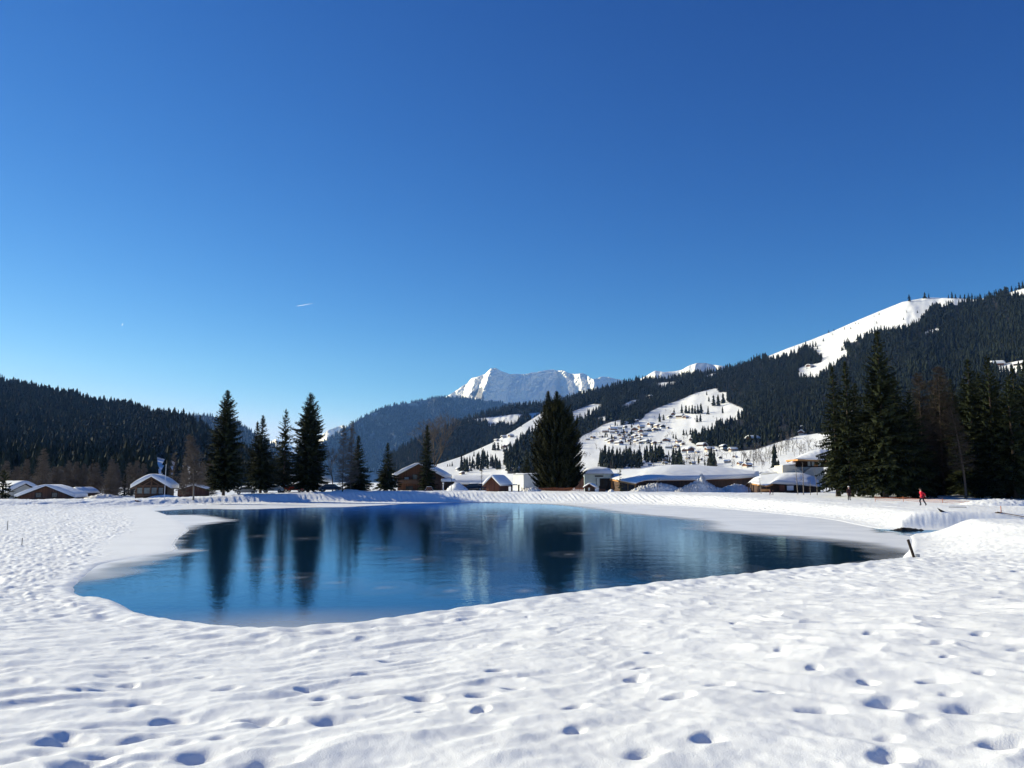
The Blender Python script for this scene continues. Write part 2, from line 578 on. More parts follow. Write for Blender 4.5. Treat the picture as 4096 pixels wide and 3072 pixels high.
# ------------------------------------------------------------------ water and the ice round its edge
def mat_water():
    k = N("pond_water")
    tc = k.n("ShaderNodeTexCoord")
    mp = k.n("ShaderNodeMapping"); mp.inputs["Scale"].default_value = (1, 1, 1)
    k.l(tc.outputs["Object"], mp.inputs[0])
    n1 = k.n("ShaderNodeTexNoise", i_Scale=4.5, i_Detail=3.0, i_Roughness=.55)
    n2 = k.n("ShaderNodeTexNoise", i_Scale=.5, i_Detail=2.0)
    k.l(mp.outputs[0], n1.inputs["Vector"]); k.l(mp.outputs[0], n2.inputs["Vector"])
    b1 = k.n("ShaderNodeBump", i_Strength=.095, i_Distance=.05)
    k.l(n1.outputs[0], b1.inputs["Height"])
    b2 = k.n("ShaderNodeBump", i_Strength=.05, i_Distance=.2)
    k.l(n2.outputs[0], b2.inputs["Height"]); k.l(b1.outputs[0], b2.inputs["Normal"])
    fr = k.n("ShaderNodeFresnel", i_IOR=1.333)
    gl = k.n("ShaderNodeBsdfGlossy")
    gl.inputs["Color"].default_value = (.46, .75, 1.0, 1)
    gl.inputs["Roughness"].default_value = .035
    df = k.n("ShaderNodeBsdfDiffuse")
    df.inputs["Color"].default_value = (.006, .028, .066, 1)
    mx = k.n("ShaderNodeMixShader")
    for q in (fr, gl, df):
        k.l(b2.outputs[0], q.inputs["Normal"])
    k.l(fr.outputs[0], mx.inputs[0]); k.l(df.outputs[0], mx.inputs[1]); k.l(gl.outputs[0], mx.inputs[2])
    k.l(mx.outputs[0], k.o.inputs["Surface"])
    return k.m


wx0, wx1, wy0, wy1 = -62, 48, 11, 150
me = np_mesh("pond_water", [(wx0, wy0, 0), (wx1, wy0, 0), (wx1, wy1, 0), (wx0, wy1, 0)], np.array([[0, 1, 2, 3]]))
tag(link("pond_water", me, mat_water()), kind="structure")

OPEN = [(560, 2057.5), (601, 2049), (696, 2040), (823, 2036), (937, 2038.5), (1013, 2037.5), (1203, 2031), (1400, 2028.5), (1500, 2023), (1650, 2014), (1800, 2011), (2000, 2012), (2200, 2018), (2320, 2030), (2427, 2049), (2520, 2060), (2620, 2068), (2700, 2076), (2762, 2086), (2774, 2102), (2735, 2116),
        (2870, 2130), (3000, 2141), (3120, 2151), (3240, 2163), (3340, 2175), (3444, 2194), (3500, 2215), (3470, 2240), (3380, 2300), (3000, 2420), (2000, 2640), (1000, 2680), (500, 2600), (330, 2440),
        (272, 2388), (246, 2374), (290, 2358), (342, 2343), (411, 2330), (494, 2305), (544, 2292), (551, 2267), (601, 2251), (665, 2235), (715, 2216), (785, 2204), (728, 2194), (703, 2172), (709, 2153), (759, 2121), (823, 2099), (886, 2090), (943, 2082), (886, 2070), (848, 2065), (810, 2059), (696, 2060.5)]
OPEN = np.array([pz(u, v, 0.0) for u, v in OPEN])
STREAM = np.array([pz(u, v, 0.0) for u, v in [(3480, 2112), (3515, 2107), (3570, 2110), (3600, 2095), (3700, 2080), (3900, 2080), (3900, 2120), (3640, 2145), (3600, 2141), (3560, 2133), (3500, 2131)]])


def build_ice():
    xs = np.arange(-60, 46, .33); ys = np.concatenate([np.arange(12, 60, .3), np.arange(60, 150, .4)])
    X, Y = np.meshgrid(xs, ys)
    P = np.stack([X.ravel(), Y.ravel()], -1)
    P2 = P + np.stack([.5 * vnoise(P[:, 0] * .6, P[:, 1] * .6, 91), .5 * vnoise(P[:, 0] * .6 + 9, P[:, 1] * .6, 92)], -1)
    d = np.empty(len(P))
    for a in range(0, len(P), 30000):
        d[a:a + 30000] = seg_dist(P2[a:a + 30000], OPEN)[0].min(1)
    d = np.where(inside(P2, OPEN), -d, d)
    # thin, still clear ice next to the open water, then white
    n = fbm(P[:, 0] * .22, P[:, 1] * .22, 4, 95)
    lw = sstep(2, -6, P[:, 0])
    al = (.30 + .1 * lw) * sstep(-.5, .25, d) + (.70 - .1 * lw) * sstep(.1, 2.6 - 1.3 * lw, d + (.9 - .4 * lw) * n)
    # glassy grey band along the right edge, and blue thin patches at the left
    gx = sstep(9, 14, P[:, 0])
    al *= 1 - .45 * gx * sstep(3.2, 1.0, d)
    blue = np.exp(-(((P[:, 0] + 15.2) / 3.4) ** 2 + ((P[:, 1] - 27) / 3.5) ** 2)) + np.exp(-(((P[:, 0] + 19.2) / 1.8) ** 2 + ((P[:, 1] - 39.5) / 3.0) ** 2))
    al *= 1 - .75 * np.clip(blue, 0, 1)
    al = np.maximum(al, .42 * np.exp(-((P[:, 0] + 5.2) / 3.2) ** 2) * sstep(23.0, 18.5, P[:, 1] + .4 * n))
    al = np.maximum(al, .22 * np.exp(-(((P[:, 0] - 1) / 6) ** 2 + ((P[:, 1] - 82) / 7) ** 2)) * sstep(.0, .7, n))
    # dark water of the inlet
    ds = np.empty(len(P))
    for a in range(0, len(P), 30000):
        ds[a:a + 30000] = seg_dist(P2[a:a + 30000], STREAM)[0].min(1)
    ds = np.where(inside(P2, STREAM), -ds, ds)
    ring = np.exp(-((ds + .35) / .28) ** 2) * (P[:, 0] < 26.6)
    dark = np.where(P[:, 0] < 26.4, .9 * ring, sstep(.1, -.5, ds))
    al *= 1 - np.clip(dark, 0, 1)
    # frozen bubbles and springs: a ring of clear ice with a white fleck
    for u, v in [(1060, 2270), (1190, 2312), (1035, 2145), (1215, 2155), (1255, 2067), (1780, 2130), (1840, 2160), (1910, 2168), (1520, 2196), (1670, 2238), (1540, 2352), (1805, 2365), (2093, 2365), (2395, 2345), (2320, 2134), (2280, 2218), (2870, 2205), (2950, 2270), (2640, 2305), (1340, 2332), (2190, 2063), (1070, 2240)]:
        q = pz(u, v, 0)
        rr = np.hypot((P[:, 0] - q[0]), (P[:, 1] - q[1]) * .6)
        al = np.maximum(al, .20 * np.exp(-(rr / .22) ** 2) + .03 * np.exp(-((rr - .8) / .22) ** 2))
    z = 0.012 + .0 * al
    ny, nx = X.shape
    i = np.arange(ny - 1)[:, None] * nx; j = np.arange(nx - 1)[None, :]
    f = np.stack([i + j, i + j + 1, i + nx + j + 1, i + nx + j], -1).reshape(-1, 4)
    keep = (al[f].max(1) > .004)
    f = f[keep]
    used = np.unique(f); remap = np.full(len(P), -1); remap[used] = np.arange(len(used))
    me = np_mesh("pond_ice", np.column_stack([P, z])[used], remap[f])
    fattr(me, "cover", al[used])
    k = N("pond_ice")
    at = k.n("ShaderNodeAttribute", attribute_name="cover")
    tc = k.n("ShaderNodeTexCoord")
    no = k.n("ShaderNodeTexNoise", i_Scale=.25, i_Detail=7.0, i_Roughness=.62)
    k.l(tc.outputs["Object"], no.inputs["Vector"])
    r = k.ramp([(.3, (.70, .72, .76)), (.6, (.86, .87, .89))])
    k.l(no.outputs[0], r.inputs[0]); k.l(r.outputs[0], k.b.inputs["Base Color"])
    k.b.inputs["Roughness"].default_value = .45
    nb = k.n("ShaderNodeTexNoise", i_Scale=9.0, i_Detail=4.0)
    k.l(tc.outputs["Object"], nb.inputs["Vector"])
    bp = k.n("ShaderNodeBump", i_Strength=.25, i_Distance=.02); k.l(nb.outputs[0], bp.inputs["Height"]); k.l(bp.outputs[0], k.b.inputs["Normal"])
    k.l(at.outputs["Fac"], k.b.inputs["Alpha"])
    tag(link("pond_ice", me, k.m), kind="structure")


build_ice()

# ------------------------------------------------------------------ hills and mountains
def curve(pts):
    """smooth-ish interpolation over columns; pts in overview coordinates"""
    a = np.array(pts, float)
    return lambda u: np.interp(u, a[:, 0] * K, a[:, 1] * K)


class Hill:
    """a hillside that rises from a foot at depth d0 to a crest at depth d1; addressed by photograph pixel"""
    def __init__(s, ridge, d0, d1, gamma=1.0, rough=.03, freq=.006, seed=0, base_z=0.3, octv=5):
        s.r = curve(ridge)
        a = np.array(d0, float); b = np.array(d1, float)
        s.d0 = lambda u: np.interp(u, a[:, 0] * K, a[:, 1])
        s.d1 = lambda u: np.interp(u, b[:, 0] * K, b[:, 1])
        s.g, s.rough, s.freq, s.seed, s.bz, s.octv = gamma, rough, freq, seed, base_z, octv
        s.extra = None

    def vb(s, u):
        """pixel row of the foot"""
        t = np.tan(np.arctan((s.bz - CAM_Z) / s.d0(u)) - PITCH)
        return 1536 - F_PX * t

    def depth(s, u, v):
        vb = s.vb(u); vr = s.r(u)
        t = np.clip((vb - v) / np.maximum(vb - vr, 1), 0, 1.2)
        d = s.d0(u) + (s.d1(u) - s.d0(u)) * t ** s.g
        n = fbm(u * s.freq, v * s.freq, s.octv, s.seed)
        d = d * (1 + s.rough * n * sstep(0, .15, t))
        if s.extra is not None:
            d = d * (1 + s.extra(u, v))
        return d

    def at(s, u, v):
        return px(u, v, s.depth(u, v))

    def mesh(s, name, u0, u1, nu, nt, mask=None, jag=0.0):
        us = np.linspace(u0 * K, u1 * K, nu)
        ts = np.linspace(0, 1, nt)
        U, T = np.meshgrid(us, ts)
        VR = s.r(U) + jag * fbm(U * .02, U * 0 + 3, 5, s.seed + 9)
        VB = s.vb(U)
        Vv = VB + (VR - VB) * T
        Pn = s.at(U, Vv)
        # far side falls away behind the crest
        top = Pn[-1]
        rows = [Pn]
        for k, (bk, dn) in enumerate([(.03, .02), (.10, .12), (.3, .5), (.6, 1.0)]):
            q = top.copy()
            hgt = np.maximum(top[:, 2] - s.bz, 5)
            sc = 1 + (bk * hgt * 2.2) / top[:, 1]
            q[:, 0] *= sc; q[:, 1] *= sc
            q[:, 2] = top[:, 2] - hgt * dn
            rows.append(q[None])
        Pn = np.concatenate(rows)
        nr = Pn.shape[0]
        i = np.arange(nr - 1)[:, None] * nu; j = np.arange(nu - 1)[None, :]
        f = np.stack([i + j, i + j + 1, i + nu + j + 1, i + nu + j], -1).reshape(-1, 4)
        me = np_mesh(name, Pn.reshape(-1, 3), f)
        if mask is not None:
            mv = mask(U.ravel(), Vv.ravel()).astype(float)
            mv = np.concatenate([mv, np.tile(mv.reshape(nt, nu)[-1], 4)])
            fattr(me, "wooded", mv)
        return me


def poly_mask(polys):
    ps = [np.array(p, float) for p in polys]

    def f(u, v):
        P = np.stack([np.asarray(u, float).ravel(), np.asarray(v, float).ravel()], -1)
        m = np.zeros(len(P), bool)
        for p in ps:
            m |= inside(P, p)
        return m
    return f


def mat_hill(name, snow=(.86, .87, .89), wood=(.022, .022, .02), rock=None, nscale=.02, bump=0.0):
    k = N(name)
    at = k.n("ShaderNodeAttribute", attribute_name="wooded")
    tc = k.n("ShaderNodeTexCoord")
    no = k.n("ShaderNodeTexNoise", i_Scale=nscale, i_Detail=6.0, i_Roughness=.65)
    k.l(tc.outputs["Object"], no.inputs["Vector"])
    r = k.ramp([(.35, tuple(c * .93 for c in snow)), (.6, snow)])
    k.l(no.outputs[0], r.inputs[0])
    mx = k.n("ShaderNodeMixRGB")
    k.l(at.outputs["Fac"], mx.inputs[0]); k.l(r.outputs[0], mx.inputs[1]); mx.inputs[2].default_value = (*wood, 1)
    k.l(mx.outputs[0], k.b.inputs["Base Color"])
    k.b.inputs["Roughness"].default_value = .7
    k.b.inputs["Specular IOR Level"].default_value = .15
    if bump:
        bp = k.n("ShaderNodeBump", i_Strength=bump, i_Distance=8.0)
        k.l(no.outputs[0], bp.inputs["Height"]); k.l(bp.outputs[0], k.b.inputs["Normal"])
    return k.m


def z4(pts):
    return [(2100 + x / 2.765, 1450 + y / 2.765) for x, y in pts]


def z7(pts):
    return [(3096 + x / 2.212, 1100 + y / 2.212) for x, y in pts]


def z3(pts):
    return [(1400 + x / 2.765, 1450 + y / 2.765) for x, y in pts]


# --- the slope on the right with the village
RH = Hill(ridge=[(880, 1030), (930, 1008), (1000, 985), (1060, 958), (1110, 930), (1150, 905), (1190, 880), (1215, 868), (1250, 858), (1330, 832), (1400, 819), (1450, 818), (1500, 807), (1560, 800), (1600, 789), (1650, 773), (1700, 753), (1750, 735), (1800, 715), (1850, 693), (1900, 672), (1950, 652), (2000, 643), (2080, 644), (2110, 647), (2150, 640), (2212, 622), (2400, 575), (2700, 520)],
          d0=[(880, 1000), (1000, 900), (1200, 700), (1400, 560), (1600, 420), (1800, 330), (2212, 260), (2700, 220)],
          d1=[(880, 1150), (1000, 1450), (1100, 1750), (1200, 2250), (1400, 2700), (1700, 2500), (2000, 2300), (2212, 2000), (2700, 1600)], gamma=1.0, rough=.018, freq=.004, seed=3)
MEADOW = poly_mask([
    # summit snowfield and the clearing below it
    z7([(-60, 690), (0, 660), (100, 625), (180, 600), (300, 560), (480, 455), (720, 370), (900, 300), (1130, 205), (1300, 155), (1480, 140), (1900, 140), (1900, 200), (1800, 230), (1650, 262), (1540, 268), (1450, 292), (1370, 312), (1330, 372), (1300, 402), (1250, 432), (1150, 470), (1070, 492), (900, 515), (820, 552), (780, 577), (650, 602), (620, 642), (650, 682), (662, 722), (600, 762), (500, 822), (400, 902), (230, 912), (213, 880), (220, 822), (420, 772), (425, 722), (390, 684), (300, 664), (280, 632), (180, 700), (60, 745), (-60, 760)]),
    z7([(2075, 120), (2200, 90), (2260, 120), (2230, 180), (2090, 200)]),
    z7([(1340, 500), (1450, 468), (1470, 500), (1350, 540)]),
    # village slope
    z4([(2110, 285), (2000, 310), (1880, 340), (1700, 420), (1580, 460), (1430, 520), (1340, 570), (1290, 630), (1200, 672), (1050, 700), (1060, 632), (980, 650), (860, 690), (760, 750), (640, 810), (600, 850), (560, 1000), (560, 1300), (2700, 1300), (2700, 960), (2212, 985), (2120, 930), (1900, 915), (1830, 880), (1850, 830), (1980, 800), (2060, 780), (2130, 690), (2250, 680), (2420, 590), (2430, 520), (2300, 460), (2240, 440), (2230, 330), (2150, 330)]),
    z4([(520, 545), (740, 460), (862, 465), (800, 555), (640, 625), (560, 655), (530, 620)]),
    z4([(1055, 482), (1180, 420), (1268, 408), (1232, 455), (1160, 502), (1060, 498)]),
    z4([(1450, 228), (1712, 205), (1622, 252), (1540, 282), (1470, 265)]),
    z4([(815, 605), (900, 595), (895, 645), (830, 640)]),
    z4([(1990, 150), (2110, 110), (2100, 160), (2000, 170)]),
    # open edge of the slope, left of the big two-topped tree
    [(1500, 1990), (1720, 1860), (1850, 1820), (1963, 1774), (2056, 1722), (2130, 1670), (2200, 1632), (2235, 1620), (2250, 1700), (2240, 1790), (2330, 1800), (2330, 1990)],
    [(3250, 1770), (3330, 1735), (3420, 1630), (3400, 1660), (3330, 1760), (3290, 1790)],
    [(3960, 1466), (4096, 1440), (4096, 1490), (4000, 1500)],
    [(2950, 1860), (3020, 1800), (3200, 1740), (3330, 1730), (3330, 1900)],
])
STANDS = poly_mask([z3([(1720, 1130), (1700, 1040), (1830, 920), (1900, 840), (1960, 800), (2070, 770), (2250, 900), (2250, 1230), (1740, 1230)])])
RWOOD = lambda u, v: (~MEADOW(u, v) & ((v < 1890) | (u > 3300))) | STANDS(u, v)
me = RH.mesh("right_hillside", 880, 2700, 620, 260, mask=RWOOD)
tag(link("hillside", me, mat_hill("hillside_snow", nscale=.01)), kind="structure")

# --- the shoulder behind it with its high meadow
SH = Hill(ridge=[(840, 985), (900, 950), (960, 925), (1000, 908), (1050, 893), (1100, 879), (1160, 872), (1200, 868), (1260, 850), (1330, 840), (1450, 830)],
          d0=[(840, 2000), (1450, 2000)], d1=[(840, 2600), (1000, 2900), (1200, 3200), (1450, 3400)], rough=.02, freq=.005, seed=13)
SMEAD = poly_mask([z3([(1250, 650), (1450, 615), (1600, 600), (1850, 570), (1960, 580), (1860, 640), (1850, 690), (1700, 690), (1560, 710), (1530, 690), (1480, 650)]), z3([(1960, 570), (2100, 550), (2120, 600), (2000, 640)])])
me = SH.mesh("shoulder", 840, 1450, 260, 120, mask=lambda u, v: ~SMEAD(u, v))
tag(link("hill_shoulder", me, mat_hill("shoulder_snow", nscale=.01)), kind="structure")

# --- the blue wooded mountain in the middle
MM = Hill(ridge=[(560, 1030), (640, 985), (700, 955), (760, 916), (790, 899), (805, 892), (830, 881), (860, 874), (880, 872), (905, 866), (940, 860), (985, 858), (1030, 864), (1080, 869), (1130, 878), (1180, 885), (1300, 900), (1450, 930)],
          d0=[(560, 6500), (900, 8300), (1450, 10800)], d1=[(560, 7500), (760, 8900), (900, 10300), (1100, 11700), (1450, 13600)], rough=.03, freq=.006, seed=23)
me = MM.mesh("middle_mountain", 560, 1450, 420, 160, mask=lambda u, v: .78 + .25 * fbm(u * .03, v * .05, 4, 5))
tag(link("wooded_mountain", me, mat_hill("mountain_floor", nscale=.006, wood=(.03, .032, .03))), kind="structure")

# --- the wooded hill on the left, and the blue one behind
LH = Hill(ridge=[(-500, 770), (-300, 790), (-100, 815), (0, 832), (60, 846), (150, 862), (215, 880), (270, 885), (320, 902), (400, 915), (440, 936), (480, 960), (540, 1000), (620, 1036)],
          d0=[(-500, 380), (300, 400), (620, 560)], d1=[(-500, 1500), (0, 1600), (300, 1450), (440, 1250), (620, 900)], rough=.02, freq=.004, seed=33)
LH.extra = lambda u, v: .16 * sstep(575, 815, u) * sstep(1800, 1835, v) * sstep(960, 830, u)
LCLEAR = poly_mask([[(440, 1838), (540, 1862), (560, 1905), (440, 1895)], [(600, 1820), (700, 1848), (800, 1880), (800, 1945), (600, 1945)], [(395, 1825), (440, 1830), (440, 1850), (400, 1850)]])
me = LH.mesh("left_hill", -500, 620, 360, 140, mask=lambda u, v: ~LCLEAR(u, v))
tag(link("wooded_hill", me, mat_hill("left_hill_floor", nscale=.01)), kind="structure")

LB = Hill(ridge=[(300, 930), (380, 905), (410, 897), (440, 899), (480, 902), (510, 910), (540, 931), (570, 950), (600, 967), (660, 1000), (720, 1035)],
          d0=[(300, 3600), (720, 3900)], d1=[(300, 5400), (500, 5700), (720, 4700)], rough=.02, freq=.005, seed=43)
me = LB.mesh("back_hill", 300, 720, 200, 80, mask=lambda u, v: .7 + .3 * fbm(u * .03, v * .05, 4, 5))
tag(link("distant_hill", me, mat_hill("distant_hill_floor", nscale=.006)), kind="structure")


# --- snowy peaks: facets turned to and away from the sun come from the depth of the face
def tri_depth(ctrl, power=2.2):
    c = np.array(ctrl, float)

    def f(u, v):
        sh = np.shape(u)
        uu = np.asarray(u, float).ravel(); vv = np.asarray(v, float).ravel()
        d2 = (uu[:, None] - c[:, 0]) ** 2 + ((vv[:, None] - c[:, 1]) * 1.3) ** 2
        w = 1 / (d2 + 30) ** power
        return ((w * c[:, 2]).sum(1) / w.sum(1)).reshape(sh)
    return f


def mat_peak(name):
    k = N(name)
    geo = k.n("ShaderNodeNewGeometry")
    at = k.n("ShaderNodeAttribute", attribute_name="wooded")
    tc = k.n("ShaderNodeTexCoord")
    no = k.n("ShaderNodeTexNoise", i_Scale=.008, i_Detail=9.0, i_Roughness=.72)
    k.l(tc.outputs["Object"], no.inputs["Vector"])
    r = k.ramp([(.57, (.87, .88, .9)), (.64, (.12, .12, .13))])
    sm = k.n("ShaderNodeMath", operation='ADD'); k.l(no.outputs[0], sm.inputs[0]); k.l(at.outputs["Fac"], sm.inputs[1])
    k.l(sm.outputs[0], r.inputs[0])
    k.l(r.outputs[0], k.b.inputs["Base Color"])
    k.b.inputs["Roughness"].default_value = .7
    bp = k.n("ShaderNodeBump", i_Strength=.5, i_Distance=12.0)
    k.l(no.outputs[0], bp.inputs["Height"]); k.l(bp.outputs[0], k.b.inputs["Normal"])
    return k.m


def zp(pts):    # from the close look at the peak: region 1750..2550 x 1420..1720
    return [(1750 + p[0] / 2.765, 1420 + p[1] / 2.765, *p[2:]) for p in pts]


def tov(pts):
    return [(p[0] / K, p[1] / K) for p in pts]


PK = Hill(ridge=tov(zp([(-150, 560), (0, 520), (120, 445), (190, 400), (240, 370), (330, 310), (380, 255), (430, 240), (520, 215), (545, 190), (590, 145), (650, 143), (700, 175), (760, 198), (800, 208), (880, 210), (950, 212), (1000, 208), (1100, 188), (1180, 175), (1240, 165), (1285, 155), (1310, 165), (1340, 172), (1390, 168), (1430, 190), (1480, 207), (1560, 210), (1605, 203), (1640, 215), (1680, 245), (1720, 262), (1760, 255), (1825, 240), (1880, 248), (1950, 258), (2020, 270), (2100, 300), (2300, 420)])),
          d0=[(880, 13000), (1500, 13000)], d1=[(880, 16000), (1500, 16000)], rough=.004, freq=.02, seed=53)
# creases of the face: column at the crest, column low down, depth offset
CREASE = [(-150, -300, .03), (90, -60, .012), (250, 120, -.012), (400, 240, -.004), (470, 330, -.034), (540, 395, -.028), (597, 470, -.060), (800, 760, -.012), (1000, 1000, .008), (1325, 1395, .058), (1400, 1470, .034), (1470, 1545, .040), (1560, 1620, .012), (1620, 1690, .020), (1690, 1770, -.012), (1830, 1900, .012), (1930, 2000, .014), (2250, 2350, .05)]


def _pd(u, v):
    x = (np.asarray(u, float) - 1750) * 2.765; y = (np.asarray(v, float) - 1420) * 2.765
    wob = 14 * vnoise(x * .02, y * .02, 8) + 5 * vnoise(x * .06, y * .06, 9)
    x = x + wob
    t = np.clip((y - 150) / 350, -.2, 1.3)
    out = np.zeros(np.shape(x))
    for (a0, a1, d0), (b0, b1, d1) in zip(CREASE[:-1], CREASE[1:]):
        l = a0 + (a1 - a0) * t; r = b0 + (b1 - b0) * t
        q = (x - l) / (r - l)
        out = np.where((q >= 0) & (q < 1), d0 + (d1 - d0) * q, out)
    return out


def _rib(u, v):
    a = (u + (v - 1500) * .75) * .075
    n = vnoise(a + .6 * vnoise(u * .03, v * .03, 2), (v) * .012, 77)
    n2 = vnoise(a * 2.3, v * .03, 78)
    lit = sstep(2228, 2245, u - (v - 1500) * .1) * sstep(2375, 2350, u) + sstep(1990, 1960, u + (v - 1500) * .45) * 1.0
    return (.006 * (1 - np.abs(n)) + .003 * n2) * (.12 + lit)


PK.extra = lambda u, v: _pd(u, v) + .55 * _rib(u, v) + .0022 * fbm(u * .12, v * .12, 4, 79)
_pr = poly_mask([zp([(440, 370), (500, 355), (500, 420), (520, 490), (430, 480), (350, 430), (420, 400)])])
me = PK.mesh("snow_peak", 880, 1500, 900, 300, mask=lambda u, v: .35 * _pr(u, v) - .06, jag=3.4)
tag(link("snowy_mountain", me, mat_peak("peak_snow")), kind="structure")

P2 = Hill(ridge=tov([(2480, 1540), (2570, 1512), (2620, 1482), (2660, 1489), (2700, 1485), (2730, 1478), (2760, 1460), (2790, 1452), (2820, 1451), (2850, 1459), (2880, 1462), (2910, 1467), (2960, 1480), (3050, 1520), (3150, 1560)]),
          d0=[(1300, 3900), (1700, 3900)], d1=[(1300, 4700), (1700, 4500)], rough=.006, freq=.02, seed=63)
_qd = tri_depth([(2570, 1515, .02), (2640, 1500, .0), (2700, 1495, .005), (2760, 1480, -.02), (2790, 1475, -.03), (2810, 1470, -.01), (2850, 1475, .0), (2880, 1475, -.02), (2950, 1490, .0)])
P2.extra = lambda u, v: _qd(u, v)
me = P2.mesh("second_peak", 1320, 1700, 240, 80, mask=lambda u, v: -.06 + 0 * u, jag=1.0)
tag(link("far_snow_ridge", me, M.setdefault('peak2', mat_peak("ridge_snow"))), kind="structure")

P3 = Hill(ridge=[(540, 1010), (580, 956), (596, 948), (610, 952), (640, 968), (670, 975), (690, 945), (705, 931), (728, 922), (742, 918), (755, 925), (790, 950), (850, 1000)],
          d0=[(540, 15000), (850, 15000)], d1=[(540, 17500), (850, 17500)], rough=.02, freq=.02, seed=73)
me = P3.mesh("third_peak", 540, 850, 160, 80, mask=lambda u, v: -.08 + 0 * u, jag=1.0)
tag(link("far_snow_peak", me, mat_peak("far_peak_snow")), kind="structure")

# ------------------------------------------------------------------ woods on the hills
def mat_foliage(name, c1, c2, rough=.85, scale=1.2, tint=True):
    k = N(name)
    tc = k.n("ShaderNodeTexCoord")
    no = k.n("ShaderNodeTexNoise", i_Scale=scale, i_Detail=4.0, i_Roughness=.6)
    k.l(tc.outputs["Object"], no.inputs["Vector"])
    src = no.outputs[0]
    if tint:
        at = k.n("ShaderNodeAttribute", attribute_name="tint")
        ad = k.n("ShaderNodeMath", operation='ADD'); k.l(at.outputs["Fac"], ad.inputs[0]); k.l(no.outputs[0], ad.inputs[1])
        src = ad.outputs[0]
    r = k.ramp([(.3, c1), (.75, c2)])
    k.l(src, r.inputs[0]); k.l(r.outputs[0], k.b.inputs["Base Color"])
    k.b.inputs["Roughness"].default_value = rough
    k.b.inputs["Specular IOR Level"].default_value = .12
    return k.m


M['wood_far'] = mat_foliage("far_spruce_needles", (.007, .011, .007), (.022, .029, .016), scale=.06)
M['wood_mid'] = mat_foliage("mountain_spruce_needles", (.008, .012, .010), (.02, .026, .018), scale=.02)
M['needles'] = mat_foliage("spruce_needles", (.010, .017, .008), (.045, .052, .020), scale=.8)
M['needles_dense'] = mat_foliage("dense_needles", (.012, .018, .008), (.052, .052, .020), scale=1.1)
M['bark'] = mat_var("bark", (.05, .035, .025), (.11, .08, .06), scale=4, stretch=(3, 3, .5), bump=.5, bscale=14)
M['bark_pale'] = mat_var("pale_bark", (.12, .10, .085), (.26, .23, .2), scale=4, stretch=(3, 3, .8), bump=.3, bscale=10)
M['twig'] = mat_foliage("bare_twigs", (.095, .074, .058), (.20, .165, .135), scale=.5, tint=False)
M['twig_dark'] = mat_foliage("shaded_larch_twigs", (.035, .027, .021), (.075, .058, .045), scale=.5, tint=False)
M['twig_grey'] = mat_foliage("grey_twigs", (.08, .07, .062), (.17, .15, .135), scale=.5, tint=False)


def cone_wood(pts, hgt, rad, tiers, sides, seed=0, bare=0.06, tint=None):
    """one mesh of many tiered, jagged spruces; returns verts, faces, tint"""
    g = np.random.default_rng(seed)
    n = len(pts)
    S = sides
    V = []; F = []; T = []
    ang0 = g.uniform(0, 6.28, n)
    tn = g.normal(0, .13, n) + .16 * fbm(pts[:, 0] * .006, pts[:, 1] * .006, 3, seed) if tint is None else tint
    lean = g.normal(0, .015, (n, 2))
    base = 0
    for t in range(tiers):
        f0 = bare + (1 - bare) * t / tiers * .96
        f1 = min(1.0, bare + (1 - bare) * (t + 1.75) / tiers) if t < tiers - 1 else 1.0
        r = rad * (1 - f0) ** .85 * g.uniform(.8, 1.2, n) + rad * .05
        a = ang0[:, None] + t * .7 + np.arange(S)[None, :] * (2 * math.pi / S) + g.normal(0, .12, (n, S))
        jr = r[:, None] * np.where(np.arange(S) % 2 == 0, 1.0, .55)[None, :] * g.uniform(.75, 1.2, (n, S))
        zz = hgt[:, None] * (f0 + g.uniform(-.03, .02, (n, S)))
        x = pts[:, 0:1] + jr * np.cos(a) + lean[:, 0:1] * zz
        y = pts[:, 1:2] + jr * np.sin(a) + lean[:, 1:2] * zz
        z = pts[:, 2:3] + zz
        ring = np.stack([x, y, z], -1)
        apz = hgt * f1
        ap = np.stack([pts[:, 0] + lean[:, 0] * apz, pts[:, 1] + lean[:, 1] * apz, pts[:, 2] + apz], -1)[:, None]
        vv = np.concatenate([ring, ap], 1)
        V.append(vv.reshape(-1, 3))
        k = base + np.arange(n)[:, None] * (S + 1)
        j = np.arange(S)[None]
        F.append(np.stack([k + j, k + (j + 1) % S, np.broadcast_to(k + S, (n, S))], -1).reshape(-1, 3))
        T.append(np.repeat(tn, S + 1))
        base += n * (S + 1)
    return np.concatenate(V), np.concatenate(F), np.concatenate(T)


def sample_hill(h, n, u0, u1, mask, seed, dref, vpad=0.0, rows=None):
    """random places on a hill where MASK holds, even over the ground"""
    g = np.random.default_rng(seed)
    out_u = []; out_v = []; got = 0
    while got < n:
        u = g.uniform(u0, u1, 40000); 
        vr = h.r(u); vb = h.vb(u) if rows is None else np.minimum(h.vb(u), rows)
        v = vr + vpad + (vb - vr - vpad) * g.uniform(0, 1, 40000)
        d = h.depth(u, v)
        acc = (g.uniform(0, 1, 40000) < (d / dref) ** 2 * (vb - vr) / 500.0) & (vb > vr)
        m = acc & mask(u, v)
        out_u.append(u[m]); out_v.append(v[m]); got += m.sum()
    return np.concatenate(out_u)[:n], np.concatenate(out_v)[:n]


def wood_object(name, pts, hgt, rad, tiers, sides, mat, seed, bare=.06):
    v, f, t = cone_wood(pts, hgt, rad, tiers, sides, seed, bare)
    me = np_mesh(name, v, f, smooth=False)
    fattr(me, "tint", t)
    o = link(name, me, mat)
    return tag(o, kind="stuff")


def patch(u, v, s, seed, lo, hi):
    return sstep(lo, hi, fbm(u * s, v * s, 3, seed))


